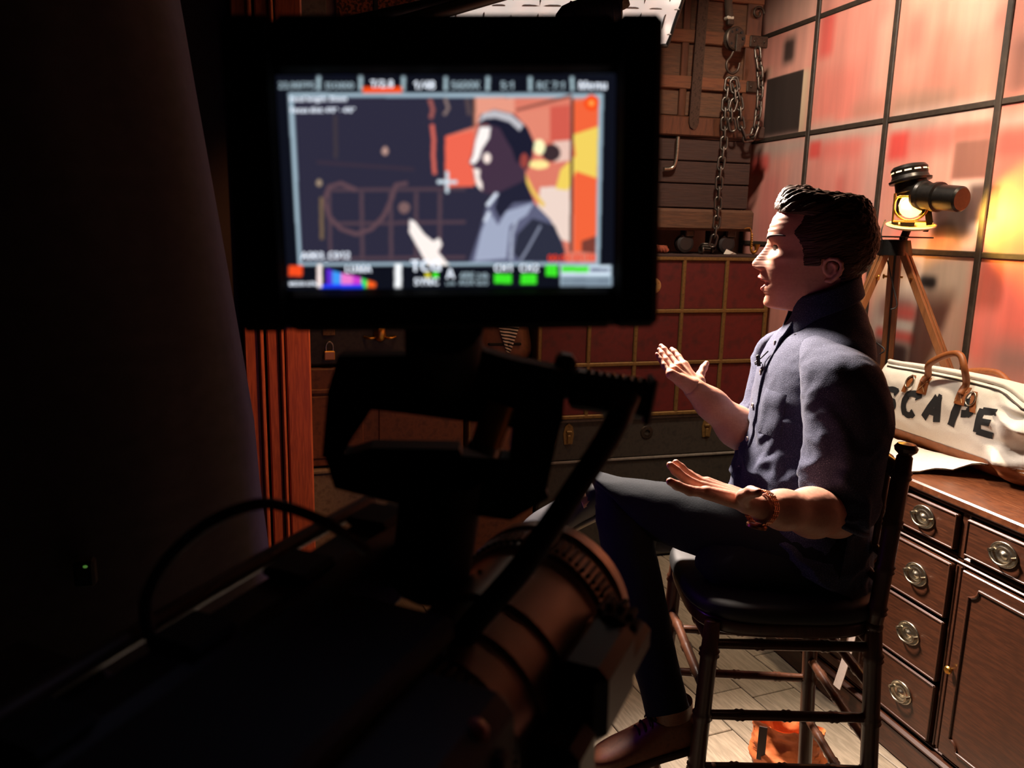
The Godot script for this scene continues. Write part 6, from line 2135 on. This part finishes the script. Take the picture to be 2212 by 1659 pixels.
func monitor() -> void:
	var X := Transform3D(Basis(Vector3(0.9704, 0.0308, 0.2396), Vector3(-0.0239, 0.9992, -0.0318), Vector3(-0.2404, 0.0251, 0.9704)).orthonormalized(), Vector3(0.0737, 1.6171, -0.3730))
	var t := thing("field_monitor", "black on-camera monitor showing the live picture of the man", "monitor")
	t.transform = X
	var m := MB.new()
	# housing as a frame round the recessed screen
	var x0 := -0.0985; var x1 := 0.0965; var y0 := -0.0665; var y1 := 0.0725; var sx := 0.0755; var sy := 0.04725
	m.box(Vector3((x0 + x1) / 2, (y0 + y1) / 2, -0.016), Vector3(x1 - x0, y1 - y0, 0.026), 0.006)
	m.box(Vector3((x0 - sx) / 2, (y0 + y1) / 2, -0.001), Vector3(-sx - x0, y1 - y0, 0.008), 0.003)
	m.box(Vector3((x1 + sx) / 2, (y0 + y1) / 2, -0.001), Vector3(x1 - sx, y1 - y0, 0.008), 0.003)
	m.box(Vector3(0, (y1 + sy) / 2, -0.001), Vector3(2 * sx, y1 - sy, 0.008), 0.003)
	m.box(Vector3(0, (y0 - sy) / 2, -0.001), Vector3(2 * sx, -sy - y0, 0.008), 0.003)
	part(t, "housing", m, M(rgb(14, 14, 15), 0.7))
	var im := Image.create(768, 480, false, Image.FORMAT_RGB8)
	im.fill(rgb(14, 16, 26))
	var shapes := [
		[150,172,186,[25,37,740,41,735,431,27,424]],
		[44,42,60,[37,47,729,52,726,423,36,416]],
		[80,62,72,[103,256,99,413,107,412,111,256]],
		[80,62,72,[177,257,173,413,182,413,186,257]],
		[80,62,72,[244,258,240,414,249,414,253,258]],
		[80,62,72,[303,258,298,414,306,415,312,258]],
		[80,62,72,[358,258,353,415,362,415,367,259]],
		[78,60,70,[107,256,422,256,422,248,107,248]],
		[78,60,70,[103,332,420,331,421,323,103,324]],
		[78,60,70,[99,412,419,412,419,404,99,404]],
		[92,68,76,[172,248,136,232,104,241,89,276,100,314,127,344,165,358,204,345,235,316,257,271,264,246,289,243,288,233,257,238,247,268,226,310,199,336,166,347,133,336,109,309,99,276,111,248,134,242,168,258]],
		[120,92,92,[292,294,291,298,289,301,286,304,282,306,278,307,274,306,270,304,268,301,266,297,265,293,266,289,268,285,271,282,275,281,279,280,283,281,287,283,290,286,292,289]],
		[176,140,130,[247,166,246,169,245,172,243,174,241,175,239,176,236,175,234,174,232,172,231,169,231,166,232,163,233,160,235,158,237,156,239,156,242,156,244,158,245,160,246,163]],
		[150,130,110,[92,236,92,238,91,241,89,243,87,244,85,244,83,244,81,243,79,241,78,238,78,236,79,233,80,231,81,229,83,228,86,227,88,228,90,229,91,231,92,233]],
		[110,90,70,[84,268,81,364,90,364,93,268]],
		[60,52,60,[124,87,121,182,131,182,134,86]],
		[56,46,60,[82,194,304,211,305,203,83,186]],
		[216,120,100,[445,50,729,52,726,423,564,421,564,233,374,249,377,134,444,113]],
		[232,100,78,[377,134,443,123,441,247,374,247]],
		[226,150,128,[446,50,537,51,537,89,445,108]],
		[222,132,110,[544,82,618,71,618,144,564,155]],
		[206,90,76,[618,71,664,67,665,144,618,147]],
		[236,98,58,[672,60,729,52,725,394,674,398]],
		[232,208,196,[595,249,664,247,666,377,632,365,588,296]],
		[228,190,176,[626,147,665,144,664,190,627,194]],
		[236,204,92,[671,132,729,114,727,230,678,214,659,257,631,253,642,210,677,179]],
		[70,50,46,[666,52,664,398,670,398,672,52]],
		[110,64,56,[541,80,669,49,667,44,540,76]],
		[120,80,66,[442,50,441,115,447,115,448,50]],
		[120,60,50,[692,373,726,362,725,402,692,398]],
		[150,84,80,[339,53,346,77,340,94,350,97,356,76,349,51]],
		[200,96,84,[343,108,346,142,344,176,346,219,356,219,354,176,356,141,353,107]],
		[130,110,106,[375,52,382,73,372,86,379,90,390,73,383,49]],
		[80,66,70,[423,52,428,89,440,88,434,50]],
		[60,44,48,[642,173,641,179,638,184,633,188,627,191,621,192,614,191,608,188,603,184,600,178,599,172,600,166,603,161,608,157,614,154,620,153,627,154,633,157,638,161,641,167]],
		[255,244,190,[607,160,606,165,604,170,601,174,597,177,593,177,589,176,585,174,582,170,580,165,579,159,580,154,582,149,585,145,589,143,593,142,597,143,601,145,604,149,606,154]],
		[255,230,150,[616,199,614,202,611,205,606,207,599,208,592,209,585,208,578,206,573,204,570,201,568,198,570,195,573,192,578,190,585,189,592,188,599,189,606,190,611,193,614,195]],
		[230,190,90,[554,223,572,259,600,295,607,289,580,254,562,219]],
		[66,48,66,[455,112,445,146,438,177,431,192,440,205,442,224,447,240,457,259,493,268,564,256,560,209,579,178,564,124,502,108]],
		[28,28,46,[452,110,459,87,490,76,533,86,566,116,582,151,575,182,564,213,552,193,540,193,529,162,517,143,502,116,474,108]],
		[186,184,190,[453,106,463,85,490,77,529,86,558,110,548,124,525,104,494,95,471,96]],
		[252,240,236,[457,114,482,114,478,139,462,162,454,185,442,197,432,194,440,177,446,146]],
		[250,226,216,[482,183,481,187,480,190,478,193,475,195,472,195,469,195,467,193,465,190,463,187,463,183,464,179,465,176,467,173,470,171,473,171,475,171,478,173,480,176,481,179]],
		[250,230,222,[440,205,456,208,455,228,461,240,461,257,449,247,444,228]],
		[150,66,60,[568,190,568,195,566,200,564,203,561,206,558,207,555,206,552,203,550,200,549,195,548,189,549,184,550,179,552,176,555,173,558,172,561,173,564,176,566,180,568,184]],
		[92,94,120,[495,260,469,291,454,343,427,420,654,422,648,377,619,324,580,284,556,256]],
		[34,34,52,[500,260,560,233,580,280,532,284,500,319,488,295]],
		[158,166,190,[516,303,580,284,564,312,524,336,515,412,439,418,456,351,476,303,496,335]],
		[44,46,62,[576,320,628,336,652,393,652,420,548,419,532,400,540,356]],
		[168,176,196,[537,323,525,355,522,416,529,417,531,356,543,325]],
		[130,136,156,[593,335,561,391,545,415,550,419,566,394,598,338]],
		[214,222,236,[491,259,467,288,474,294,498,264]],
		[200,208,224,[473,301,461,325,468,329,480,305]],
		[254,238,232,[290,319,303,325,324,354,344,370,358,362,365,378,355,395,381,427,329,427,308,386,288,349]],
		[200,214,224,[356,240,403,240,403,232,356,231]],
		[200,214,224,[376,211,375,261,383,261,384,212]],
		[242,70,20,[730,62,729,67,727,72,723,76,718,78,713,79,708,78,703,76,699,72,697,67,696,62,697,57,699,52,703,49,707,46,713,45,718,46,723,49,726,52,729,57]],
		[255,150,70,[721,63,720,66,719,68,717,69,715,70,713,71,711,70,708,69,707,68,705,66,705,63,705,61,706,59,708,57,710,56,713,56,715,56,717,57,719,59,720,61]],
		[150,172,180,[91,2,89,33,99,33,101,2]],
		[150,172,180,[185,2,184,34,194,34,195,2]],
		[150,172,180,[281,3,280,35,290,35,291,3]],
		[150,172,180,[377,4,376,35,386,35,386,4]],
		[150,172,180,[472,4,471,36,481,36,482,4]],
		[150,172,180,[568,5,568,37,578,37,578,5]],
		[150,172,180,[663,5,664,37,674,37,673,5]],
		[238,74,24,[193,25,282,25,282,39,193,39]],
		[240,74,30,[5,423,38,423,36,449,3,448]],
		[90,40,200,[92,429,106,435,104,476,90,476]],
		[60,150,240,[106,435,126,441,124,476,104,476]],
		[230,120,200,[126,441,153,447,152,477,124,476]],
		[200,60,200,[153,447,173,453,172,477,152,477]],
		[60,220,90,[173,453,187,459,186,477,172,477]],
		[245,90,30,[187,458,207,465,206,477,186,477]],
		[30,60,250,[74,468,177,469,176,478,74,477]],
		[250,226,222,[71,421,83,421,81,475,68,475]],
		[245,250,255,[252,422,269,422,267,478,250,478]],
		[60,224,40,[485,447,527,448,527,471,485,470]],
		[60,224,40,[548,448,586,448,586,473,547,473]],
		[60,224,40,[607,428,635,428,636,455,607,454]],
		[60,224,40,[340,442,354,442,354,457,340,457]],
		[200,190,40,[322,442,336,442,336,457,322,456]],
		[150,170,184,[640,428,764,429,765,479,641,478]],
		[206,222,236,[643,430,760,431,761,454,644,453]],
		[70,220,50,[645,431,709,432,709,446,645,445]],
		[74,82,110,[713,437,757,438,758,444,713,444]],
		[92,104,120,[645,460,759,461,760,467,645,465]],
		[92,104,120,[645,470,760,471,760,475,645,474]],
	]
	for s in shapes:
		var pts := PackedVector2Array()
		for i in range(0, s[3].size(), 2):
			pts.append(Vector2(s[3][i], s[3][i + 1]))
		paint_poly(im, pts, rgb(s[0], s[1], s[2]))
	im.resize(200, 125, Image.INTERPOLATE_LANCZOS)
	im.resize(768, 480, Image.INTERPOLATE_CUBIC)
	var sm := M(Color.BLACK, 0.4)
	sm.emission_enabled = true
	sm.emission_operator = BaseMaterial3D.EMISSION_OP_MULTIPLY
	sm.emission = Color.WHITE
	sm.emission_texture = ImageTexture.create_from_image(im)
	sm.emission_energy_multiplier = 1.1
	m = MB.new()
	m.quad(Vector3(-sx, -sy, 0.0), Vector3(sx, -sy, 0.0), Vector3(sx, sy, 0.0), Vector3(-sx, sy, 0.0), Vector2(0, 1), Vector2(1, 1), Vector2(1, 0), Vector2(0, 0))
	var scr := part(t, "screen", m, sm, "bright screen with the interview picture and read-outs")
	area(t, X * Vector3(0, 0, 0.004), X * Vector3(0, 0, 1), Vector2(0.14, 0.085), Color(0.7, 0.75, 1.0), 0.004)
	var font := SystemFont.new()
	font.font_names = PackedStringArray(["Droid Sans"])
	font.font_weight = 700
	var inks := [glow(Color(0.62, 0.70, 0.74), 1.0), glow(Color(0.95, 0.24, 0.06), 1.0), glow(Color(0.92, 0.95, 1.0), 1.2)]
	for w in [
		["23.98FPS", 0.0070, 0.1116, 0.0607, 0],
		["ISO800", 0.1429, 0.2262, 0.0621, 0],
		["T/2.8", 0.2762, 0.3426, 0.0573, 2],
		["1/48", 0.4024, 0.4644, 0.0648, 2],
		["5600K", 0.5135, 0.5976, 0.0660, 0],
		["5:1", 0.6588, 0.6964, 0.0675, 0],
		["RC 7:1", 0.7667, 0.8471, 0.0687, 0],
		["Menu", 0.8908, 0.9728, 0.0700, 2],
		["Focal length: 35mm", 0.0380, 0.2044, 0.1251, 2],
		["Focus dist: 4'0\" - 4'6\"", 0.0383, 0.2272, 0.1692, 2],
		["A003_C012", 0.0458, 0.1939, 0.8597, 2],
		["00:02:31:10", 0.7979, 0.9437, 0.8740, 1],
		["MEDIA 62%", 0.0060, 0.0885, 0.9795, 2],
		["LUMA", 0.1793, 0.2575, 0.9180, 2],
		["TCG", 0.3778, 0.4688, 0.9161, 2],
		["SYNC", 0.3870, 0.4615, 0.9831, 2],
		["CH1", 0.6332, 0.6867, 0.9218, 2],
		["CH2", 0.7109, 0.7686, 0.9231, 2],
		["A", 0.4845, 0.5108, 0.9520, 2],
		["48K", 0.5265, 0.5711, 0.9527, 0],
		["24b", 0.5774, 0.6141, 0.9535, 0],
		["LAN", 0.4841, 0.5104, 0.9847, 0],
		["AUX", 0.5235, 0.5708, 0.9853, 0],
		["GIO", 0.5771, 0.6129, 0.9862, 0],
	]:
		var tm := TextMesh.new()
		tm.text = w[0]
		tm.font = font
		tm.font_size = 32
		tm.depth = 0.0002
		tm.pixel_size = 0.0001
		tm.horizontal_alignment = HORIZONTAL_ALIGNMENT_LEFT
		tm.vertical_alignment = VERTICAL_ALIGNMENT_BOTTOM
		var bb := tm.get_aabb()
		var want: float = (w[2] - w[1]) * 2 * sx
		var k: float = want / maxf(bb.size.x, 1e-6)
		var kk := minf(k, 0.0052 / maxf(bb.size.y, 1e-6))
		part(scr, "readout_text", tm, inks[w[4]], "", Transform3D(Basis.from_scale(Vector3(k, kk, 1)), Vector3((w[1] * 2 - 1) * sx - bb.position.x * k, (1 - w[3] * 2) * sy - bb.position.y * kk, 0.0003)))
	# ---- swivel bracket below the monitor
	var mt := thing("monitor_bracket", "black jointed bracket holding the monitor above the cinema camera", "bracket", Vector3(0.0855, 1.4968, -0.4419))
	var blk := M(rgb(9, 9, 9), 0.7)
	m = MB.new()
	m.prism(PackedVector2Array([Vector2(-0.058, 0.030), Vector2(-0.018, 0.031), Vector2(-0.016, 0.05), Vector2(0.016, 0.05), Vector2(0.022, 0.034), Vector2(0.04, 0.029), Vector2(0.067, 0.024), Vector2(0.067, -0.004), Vector2(0.062, -0.012), Vector2(-0.02, -0.002), Vector2(-0.040, 0.000), Vector2(-0.058, -0.028), Vector2(-0.068, -0.028), Vector2(-0.064, 0.01)]), -0.009, 0.009, Transform3D(Basis(Vector3.UP, deg_to_rad(-14.0)), Vector3(0.0855, 1.4968, -0.4419)))
	wpart(mt, "upper_block", m, blk)
	m = MB.new()
	m.prism(PackedVector2Array([Vector2(-0.066, -0.024), Vector2(-0.052, -0.026), Vector2(-0.04, -0.022), Vector2(0.01, -0.022), Vector2(0.012, -0.026), Vector2(0.052, -0.028), Vector2(0.062, -0.05), Vector2(0.04, -0.064), Vector2(-0.02, -0.056), Vector2(-0.06, -0.046)]), -0.009, 0.009, Transform3D(Basis(Vector3.UP, deg_to_rad(-14.0)), Vector3(0.0842, 1.4968, -0.4423)))
	wpart(mt, "lower_block", m, blk)
	m = MB.new()
	m.prism(PackedVector2Array([Vector2(0.040, 0.005), Vector2(0.067, 0.0), Vector2(0.058, -0.05), Vector2(0.036, -0.05)]), -0.008, 0.008, Transform3D(Basis(Vector3.UP, deg_to_rad(-14.0)), Vector3(0.0855, 1.4968, -0.4419)))
	wpart(mt, "side_arm", m, blk)
	m = MB.new()
	m.tube(PackedVector3Array([Vector3(0.1139, 1.5013, -0.4263), Vector3(0.1047, 1.4768, -0.4239)]), 0.0085, 20)
	var gr := wpart(mt, "thumb_screw", m, M(rgb(190, 134, 48), 0.4, 0.5), "gold-coloured knurled screw")
	m = MB.new()
	m.tube(PackedVector3Array([Vector3(0.1055, 1.4788, -0.4241), Vector3(0.1039, 1.4742, -0.4236)]), 0.010, 18)
	wpart(gr, "screw_collar", m, pewter)
	# post from the monitor down to the bracket, and foot to the camera
	m = MB.new()
	m.tube(PackedVector3Array([Vector3(0.0757, 1.5528, -0.3927), Vector3(0.0847, 1.5122, -0.4453)]), 0.020, 16)
	wpart(mt, "post", m, blk)
	m = MB.new()
	m.tube(PackedVector3Array([Vector3(0.0844, 1.4633, -0.4353), Vector3(0.0814, 1.3839, -0.4622)]), 0.024, 14)
	wpart(mt, "foot", m, blk)
	# ---- rosette clamp at the right of the bracket
	var cl := thing("rosette_clamp", "grey toothed clamp sticking out right of the bracket", "clamp", Vector3(0.1794, 1.5046, -0.4275))
	m = MB.new()
	m.xf = Transform3D(Basis(Vector3.UP, deg_to_rad(-16.0)) * Basis(Vector3.BACK, deg_to_rad(-8.0)), Vector3(0.1794, 1.5046, -0.4275))
	m.box(Vector3(0, 0, 0), Vector3(0.046, 0.022, 0.02), 0.003)
	m.box(Vector3(-0.028, 0.006, 0), Vector3(0.012, 0.026, 0.018), 0.003)
	m.box(Vector3(0.0235, 0, 0), Vector3(0.004, 0.028, 0.022), 0.002)
	wpart(cl, "jaw", m, M(rgb(52, 52, 52), 0.45, 0.3))
	for k in 8:
		m = MB.new()
		m.xf = Transform3D(Basis(Vector3.UP, deg_to_rad(-16.0)) * Basis(Vector3.BACK, deg_to_rad(-8.0)), Vector3(0.1794, 1.5046, -0.4275))
		m.ball(Vector3(-0.014 + k * 0.0046, 0.0115, 0.004), Vector3(0.0017, 0.0017, 0.0017), 8)
		wpart(cl, "tooth", m, pewter)
	# ---- cables
	var c1 := thing("power_cable", "thick black cable running down from the clamp to the camera", "cable", Vector3(0.1279, 1.4516, -0.3888))
	m = MB.new()
	m.tube(path([Vector3(0.1790, 1.5032, -0.4062), Vector3(0.1698, 1.4922, -0.3959), Vector3(0.1448, 1.4617, -0.3861), Vector3(0.1148, 1.4266, -0.3768), Vector3(0.0860, 1.3930, -0.3780), Vector3(0.0714, 1.3475, -0.4046)], 8), 0.0068, 12)
	wpart(c1, "sheath", m, M(rgb(8, 8, 8), 0.6))
	m = MB.new()
	m.tube(PackedVector3Array([Vector3(0.1817, 1.5079, -0.4085), Vector3(0.1735, 1.4958, -0.4020)]), 0.0085, 14)
	wpart(c1, "plug", m, M(rgb(84, 80, 76), 0.35, 0.7))
	var c2 := thing("video_cable", "thin brown-black cable looping out to the left of the camera", "cable", Vector3(-0.0512, 1.4357, -0.4045))
	m = MB.new()
	m.tube(path([Vector3(0.0382, 1.4239, -0.4191), Vector3(0.0195, 1.4444, -0.4074), Vector3(-0.0021, 1.4566, -0.4055), Vector3(-0.0174, 1.4611, -0.4001), Vector3(-0.0387, 1.4553, -0.3944), Vector3(-0.0571, 1.4416, -0.3861), Vector3(-0.0662, 1.4245, -0.3799), Vector3(-0.0637, 1.4067, -0.3755), Vector3(-0.0561, 1.3926, -0.3758), Vector3(-0.0434, 1.3744, -0.3790)], 8), 0.0030, 10)
	wpart(c2, "sheath", m, M(rgb(48, 36, 30), 0.5))
	# ---- boom microphone at the top edge
	var bm := thing("boom_microphone", "dark mesh boom microphone on its pole at the top edge, before the softbox", "microphone", Vector3(0.6696, 2.0532, -1.7578))
	m = MB.new()
	m.tube(path([Vector3(0.6091, 2.0253, -1.7692), Vector3(0.6210, 2.0373, -1.7683), Vector3(0.7084, 2.0629, -1.7488), Vector3(0.7200, 2.0631, -1.7456)], 4), [0.012, 0.028, 0.032, 0.034, 0.034, 0.034, 0.034, 0.034, 0.034, 0.034, 0.03, 0.02, 0.008], 20)
	wpart(bm, "windscreen", m, M(rgb(44, 38, 36), 0.9))
	for k in 7:
		m = MB.new()
		var p0 := Vector3(0.6210, 2.0373, -1.7683)
		var p1 := Vector3(0.7103, 2.0629, -1.7483)
		var q := p0.lerp(p1, k / 6.0)
		var d := (p1 - p0).normalized()
		m.lathe(PackedVector2Array([Vector2(0.0350, -0.0015), Vector2(0.0362, 0.0), Vector2(0.0350, 0.0015)]), 22, look(d, q))
		wpart(bm, "mesh_ring", m, M(rgb(20, 18, 18), 0.6))
	m = MB.new()
	m.tube(PackedVector3Array([Vector3(0.6425, 2.0476, -1.7643), Vector3(0.6337, 2.1356, -1.7849), Vector3(0.0917, 1.9709, -1.7455)]), 0.012, 10)
	m.tube(PackedVector3Array([Vector3(0.6337, 2.1356, -1.7849), Vector3(0.0177, 1.8859, -1.5900)]), 0.014, 10)
	wpart(bm, "pole", m, M(rgb(22, 21, 20), 0.5))

func drape() -> void:
	var t := thing("black_drape", "tall black cloth drape filling the left side, faintly violet at its edge", "drape", Vector3(-0.5, 0, -1.2))
	var nz := FastNoiseLite.new(); nz.seed = 4; nz.frequency = 1.0
	var p := PackedVector3Array()
	var nv := 30
	for j in nv:
		var y := lerpf(0.0, 2.7, j / float(nv - 1))
		var ex := -0.052 + 0.02 * smoothstep(1.3, 0.6, y) - 0.125 * maxf(y - 1.317, 0.0) + 0.012 * (1.0 - smoothstep(1.0, 1.4, y))
		var plan := [Vector2(ex - 0.5, -1.62), Vector2(ex - 0.20, -1.50), Vector2(ex - 0.06, -1.38), Vector2(ex - 0.006, -1.27), Vector2(ex, -1.20), Vector2(ex - 0.02, -1.13), Vector2(ex - 0.08, -1.06), Vector2(ex - 0.20, -0.99), Vector2(ex - 0.42, -0.95), Vector2(ex - 0.8, -0.93), Vector2(ex - 1.3, -0.92)]
		for i in 41:
			var s := i / 4
			var f := (i % 4) / 4.0
			var q: Vector2 = plan[mini(s, 10)] if s >= 10 else (plan[s] as Vector2).cubic_interpolate(plan[s + 1], plan[maxi(s - 1, 0)], plan[mini(s + 2, 10)], f)
			var n := nz.get_noise_2d(i * 0.12, y * 1.5) * 0.012
			p.append(Vector3(q.x + n * 0.3, y, q.y + n))
	var m := MB.new()
	m.grid(p, 41, nv)
	var velvet := grain(71, [rgb(46, 43, 50), rgb(64, 60, 70)], Vector3(5, 5, 5), 0.95)
	velvet.rim_enabled = true; velvet.rim = 0.4; velvet.rim_tint = 0.5
	wpart(t, "cloth", m, velvet)
	# small radio pack with a green light
	var rp := thing("radio_pack", "tiny green light on a black pack clipped to the drape, low at left", "radio", Vector3(-0.2314, 1.1957, -0.9750))
	m = MB.new()
	m.box(Vector3(-0.2316, 1.1934, -0.9750), Vector3(0.022, 0.032, 0.018), 0.003)
	wpart(rp, "case", m, M(rgb(7, 7, 7), 0.9))
	m = MB.new()
	m.ball(Vector3(-0.2294, 1.2039, -0.9660), Vector3(0.0026, 0.0018, 0.0015), 10)
	wpart(rp, "indicator_light", m, glow(Color(0.35, 0.6, 0.25), 0.4))
